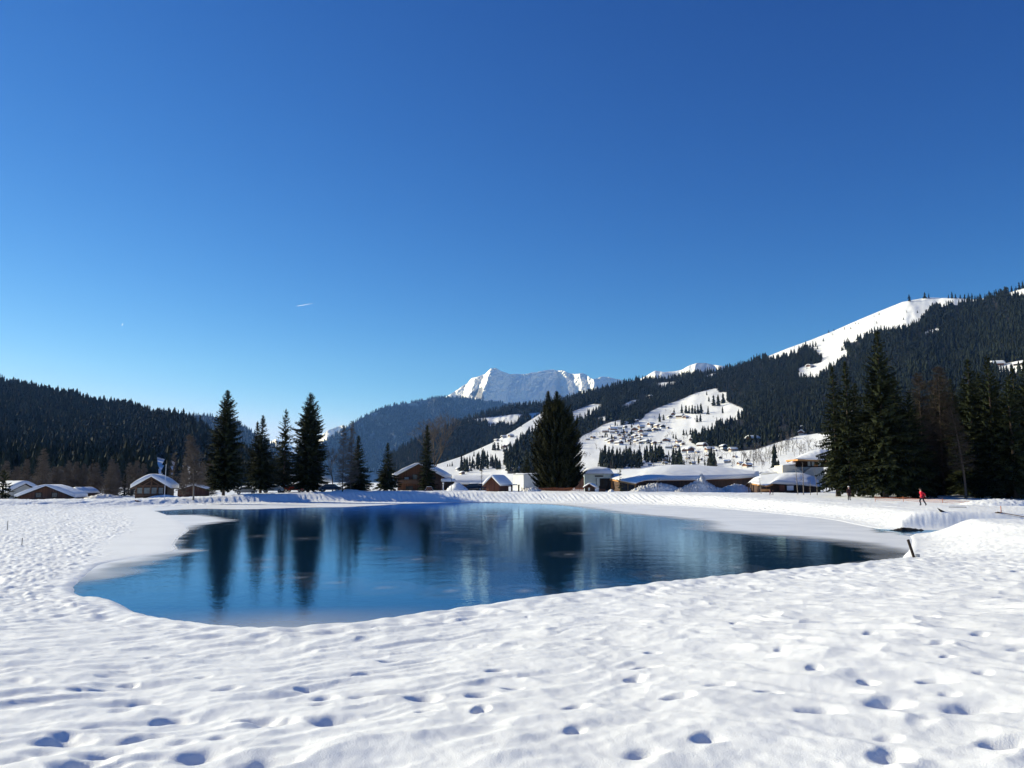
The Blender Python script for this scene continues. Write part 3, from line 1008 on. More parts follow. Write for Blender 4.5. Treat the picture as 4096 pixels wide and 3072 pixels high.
# right hillside
g = np.random.default_rng(2)
u, v = sample_hill(RH, 15000, 1990, 4300, lambda a, b: RWOOD(a, b) & (patch(a, b, .02, 4, -.8, -.5) > .3), 101, 2700)
p = RH.at(u, v)
h_ = (9 + 17 * g.beta(2, 1.6, len(u))) * (.85 + .2 * vnoise(u * .01, v * .01, 8))
wood_object("hillside_forest", p, h_, h_ * g.uniform(.16, .24, len(u)), 5, 7, M['wood_far'], 102)
# shoulder
u, v = sample_hill(SH, 8500, 1560, 2500, lambda a, b: ~SMEAD(a, b) & (b < 1935), 111, 3400)
p = SH.at(u, v)
h_ = g.uniform(14, 24, len(u))
wood_object("shoulder_forest", p, h_, h_ * g.uniform(.14, .2, len(u)), 3, 6, M['wood_far'], 112)
# middle mountain
u, v = sample_hill(MM, 22000, 1150, 2400, lambda a, b: (patch(a, b, .025, 14, -.75, -.3) > .4) & (b < 1890), 121, 13600)
p = MM.at(u, v)
h_ = g.uniform(28, 50, len(u))
wood_object("mountain_forest", p, h_, h_ * g.uniform(.17, .25, len(u)), 2, 6, M['wood_mid'], 122)
# blue hill behind the left
u, v = sample_hill(LB, 3000, 650, 1300, lambda a, b: (b < 1900), 131, 5700)
p = LB.at(u, v)
h_ = g.uniform(21, 36, len(u))
wood_object("distant_forest", p, h_, h_ * .18, 2, 6, M['wood_mid'], 132)
# stands at the foot of the village
g2 = np.random.default_rng(150)
ps = []
for n, pts in ((150, z4([(800, 1185), (830, 1120), (900, 1090), (1010, 1120), (1120, 1080), (1260, 1085), (1300, 1120), (1280, 1185)])), (30, z4([(1310, 1070), (1420, 1040), (1520, 1060), (1510, 1110), (1320, 1120)])), (70, z4([(1840, 875), (2000, 905), (2230, 900), (2240, 935), (1900, 925)])), (22, z4([(1600, 1125), (1690, 1100), (1790, 1130), (1780, 1160), (1600, 1165)])), (14, z4([(1990, 1140), (2060, 1120), (2120, 1145), (2060, 1170)])),
               (190, z3([(1720, 1150), (1720, 1080), (1830, 980), (1900, 900), (1980, 870), (2090, 860), (2250, 980), (2250, 1230), (1740, 1230)])), (60, z3([(1180, 1180), (1350, 1110), (1500, 1100), (1680, 1180), (1640, 1225), (1180, 1225)]))):
    a = np.array(pts); lo = a.min(0); hi = a.max(0)
    q = g2.uniform(0, 1, (n * 8, 2)) * (hi - lo) + lo
    q = q[inside(q, a) & (vnoise(q[:, 0] * .06, q[:, 1] * .1, 29) > -.35)][:n]
    ps.append(q)
q = np.concatenate(ps)
p = RH.at(q[:, 0], q[:, 1])
h_ = (6 + 15 * g2.uniform(0, 1, len(p)) ** 1.2) * np.clip(p[:, 1] / 900, .6, 1.2)
wood_object("valley_forest", p, h_, h_ * g2.uniform(.14, .19, len(p)), 6, 8, M['wood_far'], 151)
# left hill
u, v = sample_hill(LH, 9000, -160, 1150, lambda a, b: ~LCLEAR(a, b) & (patch(a, b, .02, 24, -1.1, -.7) > .3), 141, 1600)
p = LH.at(u, v)
h_ = 9 + 16 * g.beta(2, 1.6, len(u))
u2 = np.concatenate([g.uniform(-150, 1120, 4600), g.uniform(380, 600, 500)]); v2 = 1955 - 110 * g.uniform(0, 1, 5100) ** 1.2
m2 = ~LCLEAR(u2, v2) & (v2 > LH.r(u2) + 20) & ~((u2 > 560) & (u2 < 815) & (v2 > 1850))
p2 = LH.at(u2[m2], v2[m2])
p = np.concatenate([p, p2]); h_ = np.concatenate([h_, g.uniform(9, 19, len(p2))]); u = p[:, 0]
wood_object("left_forest", p, h_, h_ * g.uniform(.16, .25, len(u)), 6, 8, M['wood_far'], 142)


def spruce_proto(seed, tiers=7, sides=9, slim=.17):
    v, f, t = cone_wood(np.zeros((1, 3)), np.array([1.0]), np.array([slim]), tiers, sides, seed, .05)
    me = np_mesh("small_spruce", v, f, smooth=False)
    fattr(me, "tint", t)
    me.materials.append(M['wood_far'])
    return me


SPR = [spruce_proto(s, 8, 9, sl) for s, sl in ((201, .21), (202, .24), (203, .27), (204, .22), (205, .29))]


def far_tree(p, hgt, label, group, i):
    o = bpy.data.objects.new("spruce_tree", SPR[i % len(SPR)])
    COL.objects.link(o)
    o.location = p
    o.rotation_euler = (0, 0, random.uniform(0, 6.28))
    o.scale = (hgt * random.uniform(.9, 1.15),) * 2 + (hgt,)
    return tag(o, label, "tree", group)


# spruces one can tell apart along the left hill's crest
g = np.random.default_rng(77)
for i in range(64):
    uu = 10 + (1000 - 10) * (i + g.uniform(-.35, .35)) / 64
    vv = LH.r(np.array([uu]))[0] + 3
    p = LH.at(np.array([uu]), np.array([vv]))[0]
    far_tree(p, g.uniform(14, 27), "dark spruce standing out against the sky along the crest of the left wooded hill", "spruces on the left hill's crest", i)
# along the right crest
for i, uu in enumerate(list(np.linspace(3790, 3920, 9)) + list(np.linspace(3960, 4090, 10)) + [3700, 3715, 3640]):
    uu += g.uniform(-4, 4)
    p = RH.at(np.array([uu]), np.array([RH.r(np.array([uu]))[0] + 2]))[0]
    far_tree(p, g.uniform(12, 22), "small dark spruce on the skyline above the summit snowfield at right", "spruces on the right skyline", i)
for i, (x, y, hh) in enumerate([(485, 512, 30), (530, 490, 20), (930, 352, 28), (885, 370, 12), (1203, 240, 9), (180, 642, 14), (260, 615, 12)]):
    uu, vv = z7([(x, y)])[0]
    vv = max(vv, RH.r(np.array([uu]))[0] + 1)
    p = RH.at(np.array([uu]), np.array([vv]))[0]
    far_tree(p, max(hh / 2.212 * p[1] / F_PX, 5), "lone spruce on the left edge of the summit snowfield, against the sky", "spruces on the snowfield's edge", i)
for i, (x, y, hh) in enumerate([(720, 437, 25), (748, 437, 20), (625, 482, 26), (680, 482, 32), (437, 587, 30), (1175, 332, 24), (1270, 337, 27), (1145, 397, 27), (385, 657, 36), (320, 640, 45), (345, 640, 60), (370, 635, 50), (600, 672, 45), (520, 530, 14), (610, 668, 40), (295, 690, 55), (910, 430, 24)]):
    uu, vv = z7([(x, y)])[0]
    p = RH.at(np.array([uu]), np.array([vv]))[0]
    far_tree(p, hh / 2.212 * p[1] / F_PX, "small spruce standing alone on the open summit snowfield at right", "spruces on the summit snowfield", i)
SCAT = [(1650, 570, 70), (1490, 660, 100), (1535, 640, 70), (1735, 565, 110), (1780, 565, 100), (1815, 567, 95), (1850, 570, 105), (1880, 570, 100), (1915, 570, 115), (1950, 565, 120), (2010, 362, 55), (2035, 432, 60), (2090, 482, 130), (2140, 482, 140), (2195, 452, 120), (2025, 575, 100), (2185, 562, 80), (1905, 662, 85), (1940, 657, 92), (1755, 807, 72), (1785, 802, 62), (1830, 802, 82), (1670, 852, 60), (1640, 842, 60)]
for i, (x, y, hh) in enumerate(SCAT):
    uu, vv = z4([(x, y)])[0]
    p = RH.at(np.array([uu]), np.array([vv]))[0]
    far_tree(p, hh / 2.765 * p[1] / F_PX, "dark spruce with a long shadow on the snowy meadow above the hillside village", "spruces on the meadow above the village", i)
LOWS = [(880, 1075, 150), (840, 1112, 80), (930, 1032, 110), (970, 1012, 100), (960, 1122, 100), (1040, 1122, 130), (1090, 1122, 120), (1130, 1132, 110), (1170, 1122, 130), (1210, 1112, 150), (1250, 1092, 140), (1350, 1062, 150), (1390, 1072, 160), (1490, 1072, 170), (1530, 1032, 80), (1590, 1032, 60), (1670, 1032, 90), (1710, 1032, 110), (1600, 1112, 80), (1690, 1132, 90), (1730, 1132, 90),
        (905, 1120, 90), (1000, 1130, 100), (1065, 1130, 100), (1110, 1110, 120), (1190, 1130, 100), (1330, 1070, 120), (1410, 1060, 150), (1475, 1075, 140), (1510, 1070, 150), (1650, 1140, 60), (1760, 1135, 70), (1575, 1110, 70), (1990, 1140, 70), (2030, 1145, 90), (2070, 1140, 110), (2110, 1145, 90), (2050, 1150, 80), (1920, 1120, 90),
        (1850, 872, 110), (1890, 902, 140), (1930, 912, 150), (1980, 912, 160), (2020, 902, 160), (2070, 902, 200), (2120, 882, 150), (2120, 772, 100), (2180, 802, 120), (2160, 900, 160), (2200, 900, 190), (1955, 915, 120), (2000, 915, 130), (2045, 905, 170), (2095, 905, 170), (2140, 905, 160)]
for i, (x, y, hh) in enumerate(LOWS):
    uu, vv = z4([(x, y)])[0]
    p = RH.at(np.array([uu]), np.array([vv]))[0]
    far_tree(p, hh / 2.765 * p[1] / F_PX, "dark spruce in the loose stands at the foot of the hillside village", "spruces at the foot of the village", i)
for i, (x, y, hh) in enumerate([(1130, 1150, 60), (1230, 1110, 60), (1370, 1040, 60), (1420, 1060, 60), (1480, 1040, 50), (1580, 970, 90), (1600, 975, 100), (1640, 975, 100), (1680, 960, 60), (1700, 990, 60), (1740, 1000, 70), (1800, 1100, 90), (1840, 1110, 110), (1880, 1110, 110), (1850, 1000, 130), (1890, 1010, 140), (1930, 1010, 170), (1960, 1000, 160), (2000, 990, 150), (2040, 980, 200), (1710, 1130, 120), (1750, 1150, 140), (1790, 1160, 130), (1530, 1130, 80), (1560, 1150, 90), (1600, 1160, 90), (1660, 1180, 100), (1300, 1180, 50), (1340, 1170, 50), (1080, 1150, 30), (1105, 1150, 40), (1890, 660, 60), (1830, 750, 30), (1680, 880, 30)]):
    uu, vv = z3([(x, y)])[0]
    p = RH.at(np.array([uu]), np.array([max(vv, RH.r(np.array([uu]))[0] + 2)]))[0]
    far_tree(p, hh / 2.765 * p[1] / F_PX, "dark spruce on the lower slope left of the big two-topped tree", "spruces on the slope behind the red hut", i)


# ------------------------------------------------------------------ the trees one sees as trees
class TB:
    """collects triangles and quads"""
    def __init__(s):
        s.v = []; s.t = []; s.q = []; s.tint = []

    def tri(s, a, b, c, tn=0.0):
        n = len(s.v); s.v += [a, b, c]; s.t.append((n, n + 1, n + 2)); s.tint += [tn] * 3

    def tube(s, pts, rad, sides=6, tn=0.0):
        n0 = len(s.v)
        pts = [Vector(p) for p in pts]
        for i, p in enumerate(pts):
            d = (pts[min(i + 1, len(pts) - 1)] - pts[max(i - 1, 0)]).normalized()
            a = d.orthogonal().normalized(); b = d.cross(a)
            for k in range(sides):
                w = 2 * math.pi * k / sides
                s.v.append(tuple(p + (a * math.cos(w) + b * math.sin(w)) * rad[i])); s.tint.append(tn)
        for i in range(len(pts) - 1):
            for k in range(sides):
                s.q.append((n0 + i * sides + k, n0 + i * sides + (k + 1) % sides, n0 + (i + 1) * sides + (k + 1) % sides, n0 + (i + 1) * sides + k))

    def ribbon(s, a, b, w, r, tn=0.0):
        """a thin twig as a narrow three-sided blade"""
        d = Vector(b) - Vector(a)
        if d.length < 1e-5: return
        o = d.cross(Vector((r.uniform(-1, 1), r.uniform(-1, 1), r.uniform(-1, 1)))).normalized() * w
        n = len(s.v)
        s.v += [tuple(Vector(a) - o * .5), tuple(Vector(a) + o * .5), tuple(Vector(b) + o * .2), tuple(Vector(b) - o * .2)]
        s.tint += [tn] * 4
        s.q.append((n, n + 1, n + 2, n + 3))

    def mesh(s, name, smooth=False):
        fs = []
        if s.t: fs.append(np.array(s.t))
        if s.q: fs.append(np.array(s.q))
        me = np_mesh(name, np.array(s.v), fs, smooth)
        fattr(me, "tint", s.tint)
        return me


def crown(prof, H, seed, step=.30, dens=1.0, droop=.35, twl=1.0, wid=1.0, up=.3, off=None, gaps=0.0, e0b=-.30):
    """spruce crown: whorls of drooping branches fringed with twigs. prof: (height fraction, radius)"""
    r = random.Random(seed)
    tb = TB()
    pf = np.array(prof, float)
    z = pf[0, 0] * H
    ga = r.uniform(0, 6)
    while z < H * .985:
        f = z / H
        R = float(np.interp(f, pf[:, 0], pf[:, 1]))
        ox = off(f) if off else (0, 0)
        nb = max(3, int((3.2 + R * 2.3) * dens))
        for b in range(nb):
            ga += 2.399 + r.uniform(-.4, .4)
            if r.random() < gaps: continue
            L = R * (r.uniform(.74, 1.1) if r.random() < .72 else r.uniform(.4, .75))
            if r.random() < .07: L *= 1.17
            dx, dy = math.cos(ga), math.sin(ga)
            sx, sy = -dy, dx
            e0 = e0b + .95 * f ** 1.6 + r.uniform(-.12, .12)
            z0 = z + r.uniform(-.12, .12)
            tn = r.gauss(0, .10)
            dr = droop * (1 - f) ** .5 * r.uniform(.7, 1.3)

            def at(q):
                return Vector((ox[0] + dx * L * q, ox[1] + dy * L * q, z0 + L * (e0 * q - dr * q * q * 1.1 + up * q ** 3)))
            n = max(3, int(L / .21 * dens))
            for k in range(n):
                q = .18 + .82 * (k + r.random() * .7) / n
                p = at(q)
                l = (.24 + .30 * L * (1 - q) ** .7) * r.uniform(.7, 1.25) * twl
                l = min(l, .95)
                w = (.085 + .05 * r.random()) * wid * (1 + .25 * L)
                for sg in (-1, 1):
                    a = r.uniform(.55, 1.1)
                    t = Vector((dx * math.cos(a) + sg * sx * math.sin(a), dy * math.cos(a) + sg * sy * math.sin(a), -.28 + r.uniform(-.25, .18) + .5 * f))
                    e = p + t * l
                    o = Vector((dx, dy, r.uniform(-.5, .5))) * w
                    tb.tri(tuple(p - o), tuple(p + o), tuple(e), tn + r.gauss(0, .05))
                if r.random() < .75:
                    dn = p + Vector((r.uniform(-.08, .08), r.uniform(-.08, .08), -l * r.uniform(.45, .95)))
                    o = Vector((sx, sy, 0)) * w * 1.1 + Vector((dx, dy, 0)) * w * .4
                    tb.tri(tuple(p - o), tuple(p + o), tuple(dn), tn - .06)
            e = at(1.0)
            tip = e + (at(1.0) - at(.85)).normalized() * .28
            tb.tri(tuple(e + Vector((sx, sy, 0)) * .07), tuple(e - Vector((sx, sy, 0)) * .07), tuple(tip), tn)
        z += step * r.uniform(.8, 1.2) * (.75 + .35 * R / max(pf[:, 1]))
    ox = off(1.0) if off else (0, 0)
    for k in range(14):
        a = r.uniform(0, 6.28); q = r.uniform(0, .35)
        p = Vector((ox[0], ox[1], H - q))
        tb.tri(tuple(p + Vector((0, 0, -.06))), tuple(p + Vector((0, 0, .05))), tuple(p + Vector((math.cos(a) * (.08 + q * .5), math.sin(a) * (.08 + q * .5), .12))), 0)
    return tb


def trunk_mesh(H, r0, lean=(0, 0), sides=9, seed=0):
    r = random.Random(seed)
    tb = TB()
    n = 9
    pts = []; rad = []
    for i in range(n):
        f = i / (n - 1)
        pts.append((lean[0] * f * f * H + r.uniform(-.03, .03), lean[1] * f * f * H + r.uniform(-.03, .03), -.5 + (H + .5) * f))
        rad.append(r0 * (1.35 if i == 0 else 1.0) * (1 - f) ** .8 + .015)
    tb.tube(pts, rad, sides)
    return tb.mesh("trunk", True)


def conifer(name, u, Y, H, prof, seed, label, group=None, step=.30, dens=1.0, mat='needles', bare=None, trunk=.22, cat="tree", zb=None, extra_tops=None, **kw):
    x = ux(u, Y)
    z = ground_z(x, Y) if zb is None else zb
    root = empty(name, (x, Y, z - .05))
    tag(root, label, cat, group)
    link("trunk", trunk_mesh(H * .94, trunk, seed=seed), M['bark'], root)
    tb = crown(prof, H, seed, step, dens, **kw)
    if extra_tops:
        for (dx, dy, H2, prof2, sd) in extra_tops:
            t2 = crown(prof2, H2, sd, step, dens, **kw)
            n = len(tb.v)
            tb.v += [(a + dx, b + dy, c) for a, b, c in t2.v]; tb.tint += t2.tint
            tb.t += [tuple(i + n for i in t) for t in t2.t]
    link("crown", tb.mesh("crown"), M[mat], root)
    return root


def m_of(pix, Y):
    return pix * Y / F_PX


LAKE = "spruces on the far bank of the pond"
Y = 143
conifer("spruce_tree", 895, Y, m_of(424, Y), [(.10, 2.75), (.2, 3.60), (.33, 3.49), (.45, 3.15), (.6, 2.75), (.72, 2.00), (.82, 1.54), (.92, 0.71), (1, 0.11)], 301,
        "tall dark spruce with a sharp top, leftmost of the row on the far bank", LAKE, dens=1.15)
Y = 150
conifer("spruce_tree", 1042, Y, m_of(312, Y), [(.10, 2.54), (.2, 3.03), (.4, 2.70), (.6, 1.88), (.75, 1.10), (.88, 0.61), (1, 0.07)], 302,
        "spruce with two thin pale tops, second from the left on the far bank", LAKE, dens=1.05, extra_tops=[(-1.15, .5, m_of(288, Y), [(.3, 2.0), (.6, 1.5), (.8, .6), (1, .08)], 322)])
Y = 152
conifer("spruce_tree", 1134, Y, m_of(334, Y), [(.10, 1.93), (.2, 2.35), (.4, 2.14), (.55, 2.25), (.68, 1.87), (.78, 1.28), (.9, 0.64), (1, 0.06)], 303,
        "slender loosely branched spruce just left of the tallest broad one on the far bank", LAKE, dens=.8, gaps=.1)
Y = 150
conifer("spruce_tree", 1232, Y, m_of(398, Y), [(.08, 3.02), (.16, 3.81), (.3, 3.69), (.5, 3.19), (.64, 2.69), (.76, 2.07), (.86, 1.29), (.95, 0.56), (1, 0.09)], 304,
        "tallest and broadest dark spruce of the row on the far bank", LAKE, dens=1.2)
Y = 153
conifer("spruce_tree", 1430, Y, m_of(222, Y), [(.06, 2.95), (.15, 3.11), (.3, 2.73), (.5, 1.91), (.7, 1.15), (.88, 0.49), (1, 0.07)], 305,
        "bushy mid-height spruce on the far bank in front of two bare trees", LAKE, dens=1.1)
Y = 156
conifer("spruce_tree", 1548, Y, m_of(190, Y), [(.10, 2.32), (.2, 2.85), (.35, 2.64), (.52, 1.79), (.7, 1.11), (.86, 0.53), (1, 0.05)], 306,
        "small regular spruce shaped like a Christmas tree in front of the blue mountain", LAKE, dens=1.0)
Y = 160
conifer("spruce_tree", 1706, Y, m_of(262, Y), [(.04, 2.03), (.15, 2.13), (.3, 1.87), (.45, 1.55), (.6, 1.23), (.75, 0.91), (.88, 0.53), (1, 0.05)], 307,
        "narrow columnar spruce standing in front of the big wooden chalet", LAKE, dens=1.15)
Y = 162
conifer("twin_topped_tree", 2230, Y, m_of(400, Y), [(.015, 3.96), (.06, 4.68), (.127, 5.10), (.353, 5.04), (.534, 4.35), (.66, 3.2), (.76, 2.2), (.84, 1.25), (.9, .75), (1, 0.14)], 308,
        "huge dense dark evergreen with two tops standing alone right of the white building", None, step=.25, dens=1.7, mat='needles_dense', droop=.2, up=.55, twl=.75, wid=.95, e0b=-.05,
        extra_tops=[(-1.75, .4, m_of(400, Y), [(.5, 2.4), (.7, 1.6), (.82, 1.0), (.9, .65), (1, .1)], 328)])
conifer("spruce_tree", 2108, 210, m_of(160, 210), [(.06, 3.0), (.3, 2.6), (.6, 1.6), (.85, .6), (1, .05)], 309, "dark spruce behind the white building, left of the two-topped evergreen", None, dens=.8, zb=1.3)
conifer("spruce_tree", 12, 118, 4.6, [(.05, 1.9), (.3, 1.8), (.6, 1.3), (.85, .6), (1, .05)], 310, "small dark spruce at the left picture edge beside a snow-roofed house", None, dens=.9)
conifer("young_spruce", 2480, 146, 4.1, [(.06, 1.0), (.35, .95), (.4, .5), (.6, .75), (.63, .3), (.8, .5), (.9, .2), (1, .03)], 311, "young sparse spruce with bare upper whorls in front of the long snow-roofed hall", None, step=.34, dens=.8, gaps=.25, trunk=.07)
conifer("young_spruce", 500, 190, 4.8, [(.05, 1.5), (.5, 1.0), (1, .05)], 312, "small dark spruce right of the brown larches below the left hill, left of its twin", None, dens=.8, zb=.6)
conifer("young_spruce", 528, 190, 5.2, [(.05, 1.5), (.5, 1.0), (1, .05)], 313, "small dark spruce just left of the log pavilion's roof", None, dens=.8, zb=.6)

GROVE = "tall conifers of the grove on the right bank"
gp = [(.075, .7), (.15, 1.0), (.3, .95), (.45, .8), (.6, .62), (.75, .42), (.88, .2), (1, .02)]


def gprof(R):
    return [(a, b * R) for a, b in gp]


GR = [  # u, depth, row of the top, half width m, label
    (3352, 100, 1458, 2.6, "narrow spruce at the left end of the right-hand grove"),
    (3405, 97, 1440, 2.9, "spruce second from the left in the right-hand grove, above the walker in dark coat"),
    (3542, 92, 1318, 4.0, "tallest spruce of the right-hand grove, its broad top high above the others"),
    (3655, 94, 1560, 3.2, "spruce behind the person in the red jacket, lower than its left neighbour"),
    (3905, 96, 1430, 3.3, "dark spruce with a tall rounded top right of the bare brown tree in the grove"),
    (3985, 91, 1418, 3.4, "tall dark spruce, third from the right picture edge in the grove"),
    (4062, 88, 1500, 3.2, "dark spruce near the right picture edge, in the front of the grove"),
    (4135, 92, 1440, 3.4, "dark spruce cut by the right picture edge at the grove's end"),
    (3735, 108, 1650, 3.4, "low spruce in the middle of the grove, behind the bare brown tree"),
    (3840, 112, 1600, 3.4, "dark spruce deep in the grove, behind the leaning bare trunk"),
    (3480, 108, 1600, 3.0, "half hidden spruce between the tallest tree and its left neighbours"),
    (4010, 108, 1560, 3.6, "dark spruce deep in the grove near the right picture edge"),
    (3600, 104, 1500, 3.2, "spruce filling the gap right of the tallest tree in the grove"), (3790, 116, 1500, 3.6, "dark spruce straight behind the tall bare larch"), (3945, 102, 1490, 3.4, "dark spruce between the round-topped one and the tall one right of it"),
    (4085, 106, 1470, 3.6, "dark spruce close to the right picture edge, behind the front row"), (3690, 118, 1560, 3.8, "broad dark spruce in the back row, above the person in the red jacket"), (3880, 120, 1520, 3.8, "broad dark spruce in the back row right of the leaning trunk"), (3760, 132, 1540, 4.0, "broad dark spruce far back in the grove, seen through the tall bare larch"), (3830, 136, 1510, 4.0, "dark spruce far back in the grove, left of the leaning trunk"), (3925, 128, 1480, 3.6, "dark spruce far back in the grove, right of the leaning trunk"), (3570, 122, 1540, 3.6, "dark spruce far back, just right of the tallest tree"),
    (3440, 112, 1530, 3.0, "spruce in the back row between the walker in dark coat and the tallest tree")]
for i, (u, Y, vt, R, lab) in enumerate(GR):
    Y += 18; R *= 1.18
    x = ux(u, Y)
    gz = ground_z(x, Y)
    top = float(px(u, vt, Y)[2])
    conifer("spruce_tree", u, Y, top - gz, gprof(R), 340 + i, lab, GROVE, dens=.95 if Y < 105 else .8, step=.34, twl=1.15, trunk=.3, droop=.45)


# bare trees
def bare_round(H, seed, spread=.45, r0=.16, levels=5, grey=True, twigw=.03):
    r = random.Random(seed)
    wood = TB(); tw = TB()

    def grow(p, d, L, rad, lv):
        q = p + d * L
        mid = p + d * L * .5 + Vector((r.uniform(-1, 1), r.uniform(-1, 1), 0)) * L * .05
        if rad > .02:
            wood.tube([tuple(p), tuple(mid), tuple(q)], [rad, rad * .85, rad * .7], 5 if rad > .05 else 3)
        else:
            tw.ribbon(tuple(p), tuple(q), max(twigw, rad * 2), r)
        if lv == 0: return
        n = r.choice((2, 3, 3)) if lv > 1 else r.choice((3, 4))
        for k in range(n):
            a = r.uniform(0, 6.28); t = r.uniform(.25, .75) * (spread / .45)
            o = d.orthogonal().normalized(); b = d.cross(o)
            nd = (d * math.cos(t) + (o * math.cos(a) + b * math.sin(a)) * math.sin(t) + Vector((0, 0, .12))).normalized()
            st = q if k < 2 else p + d * L * r.uniform(.4, .9)
            grow(st, nd, L * r.uniform(.62, .85), rad * r.uniform(.5, .68), lv - 1)
    grow(Vector((0, 0, -.3)), Vector((r.uniform(-.05, .05), r.uniform(-.05, .05), 1)).normalized(), H * .30, r0, levels)
    return wood.mesh("trunk", True), tw.mesh("crown")


def bare_larch(H, seed, R=.2, z0=.12, r0=.13, lean=(0, 0), ntw=9, twigw=.035, dens=1.0):
    r = random.Random(seed)
    tw = TB()
    z = H * z0
    while z < H * .98:
        f = z / H
        L0 = R * H * (1 - f) ** .7 + .12
        for b in range(max(1, int(4 * dens))):
            a = r.uniform(0, 6.28); L = L0 * r.uniform(.55, 1.15)
            s = Vector((lean[0] * f * f * H, lean[1] * f * f * H, z + r.uniform(-.1, .1)))
            d = Vector((math.cos(a), math.sin(a), r.uniform(-.1, .45)))
            e = s + d * L
            tw.ribbon(tuple(s), tuple(e), twigw * 1.3, r)
            for k in range(ntw):
                q = r.uniform(.2, 1.0)
                p = s + d * L * q
                l = r.uniform(.25, .75) * (.4 + .5 * L0)
                t = Vector((r.uniform(-1, 1), r.uniform(-1, 1), r.uniform(-.7, .6))) + d * .5
                tw.ribbon(tuple(p), tuple(p + t.normalized() * l), twigw * .8, r)
        z += .24 * r.uniform(.7, 1.3) * (H / 9) ** .5
    return trunk_mesh(H * .97, r0, lean, 7, seed), tw.mesh("crown")


def bare_tree(name, u, Y, meshes, label, group=None, zb=None, mats=('bark', 'twig'), sc=1.0, rz=0.0):
    x = ux(u, Y)
    z = ground_z(x, Y) if zb is None else zb
    root = empty(name, (x, Y, z), rz)
    root.scale = (sc, sc, sc)
    tag(root, label, "tree", group)
    for nm, ms_, mt in (("trunk", meshes[0], mats[0]), ("crown", meshes[1], mats[1])):
        link(nm, ms_, None, root)
        if not ms_.materials: ms_.materials.append(M[mt])
    return root


bare_tree("birch_tree", 776, 128, bare_larch(m_of(262, 128), 401, .24, .22, .13, (-.10, 0), 26, .05, 1.7), "leaning bare birch left of the tallest spruces on the far bank", mats=('bark_pale', 'twig'))
bare_tree("larch_tree", 690, 150, bare_larch(m_of(190, 150), 402, .15, .15, .09, (0, 0), 9, .04, .9), "bare brown larch behind the log pavilion, left of the leaning birch", "bare larches on the left")
LARCH = [(166, 170, 172, 403, .2, "tallest bare brown larch behind the leftmost snow-roofed houses"), (101, 175, 130, 404, .17, "narrow bare larch at far left, left of the tallest brown one"), (311, 180, 92, 405, .3, "low wide bare brown tree right of the gabled house at far left"),
         (459, 185, 112, 406, .2, "slim bare larch in front of the blue shaded clearing"), (571, 185, 112, 407, .18, "bare brown larch rising above the left side of the log pavilion"), (225, 175, 100, 408, .32, "bare bushy tree directly behind the gabled house at far left"), (265, 180, 96, 409, .32, "bare bushy tree right behind the ridge of the gabled house at far left"),
         (375, 190, 70, 411, .3, "small bare tree between the houses at far left and the clearing"), (60, 185, 96, 412, .25, "bare tree above the small house at the left edge"), (735, 165, 120, 413, .14, "bare larch between the log pavilion and the leaning birch"), (20, 180, 120, 414, .22, "bare brown tree at the left picture edge")]
for u, Y, hp, sd, R, lab in LARCH:
    bare_tree("larch_tree", u, Y, bare_larch(m_of(hp, Y) + 1.0, sd, R * 1.15, .08, .1, (0, 0), 16, .06, 1.6), lab, "bare larches on the left", zb=.4)
LM = [bare_larch(8, 470 + k, .26, .06, .1, (0, 0), 16, .06, 1.6) for k in range(4)]
gl = np.random.default_rng(471)
for k in range(44):
    u = gl.uniform(-30, 470) if k < 26 else gl.uniform(440, 860); Y = gl.uniform(172, 250)
    if 590 < u < 800: continue
    t = bare_tree("larch_tree", u, Y, LM[k % 4], "brown leafless larch in the thicket between the houses and the left hill", "leafless thicket below the left hill", zb=.2, sc=gl.uniform(.55, 1.15), rz=gl.uniform(0, 6))
bare_tree("bare_tree", 1370, 146, bare_larch(m_of(264, 146), 421, .16, .12, .10, (0, 0), 18, .05, 1.2), "sparse bare conifer, left one of two behind the bushy spruce", None, mats=('bark', 'twig_grey'))
bare_tree("bare_tree", 1402, 149, bare_larch(m_of(280, 149), 422, .15, .12, .10, (0, 0), 18, .05, 1.2), "sparse bare conifer, taller right one of two behind the bushy spruce", None, mats=('bark', 'twig_grey'))
bare_tree("bare_tree", 1330, 152, bare_round(m_of(200, 152), 423, .42, .12, 6, twigw=.045), "bare grey tree between the tallest spruce and the sparse conifers", None, mats=('bark', 'twig_grey'))
bare_tree("broad_bare_tree", 1735, 175, bare_round(m_of(285, 175), 424, .45, .25, 7, twigw=.05), "large bare rounded tree rising behind the columnar spruce and chalet", None, mats=("bark", "twig_grey"))
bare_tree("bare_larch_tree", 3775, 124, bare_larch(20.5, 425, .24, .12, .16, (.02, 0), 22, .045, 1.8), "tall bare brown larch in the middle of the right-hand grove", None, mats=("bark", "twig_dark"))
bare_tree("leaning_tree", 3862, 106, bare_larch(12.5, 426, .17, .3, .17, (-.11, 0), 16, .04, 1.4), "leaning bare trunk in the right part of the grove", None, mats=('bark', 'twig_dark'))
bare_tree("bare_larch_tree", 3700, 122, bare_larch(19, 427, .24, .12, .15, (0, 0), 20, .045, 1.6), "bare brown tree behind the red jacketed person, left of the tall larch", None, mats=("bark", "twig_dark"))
bare_tree("sapling", 3190, 128, bare_larch(5.6, 431, .16, .35, .06, (-.05, 0), 3, .02, .4), "thin bare sapling before the low pavilion, taller left one", "saplings in front of the pavilion", mats=('bark_pale', 'twig'))
bare_tree("sapling", 3214, 126, bare_larch(5.3, 432, .16, .35, .07, (0, 0), 3, .02, .4), "thin bare sapling before the pavilion's dark door", "saplings in front of the pavilion", mats=('bark_pale', 'twig'))
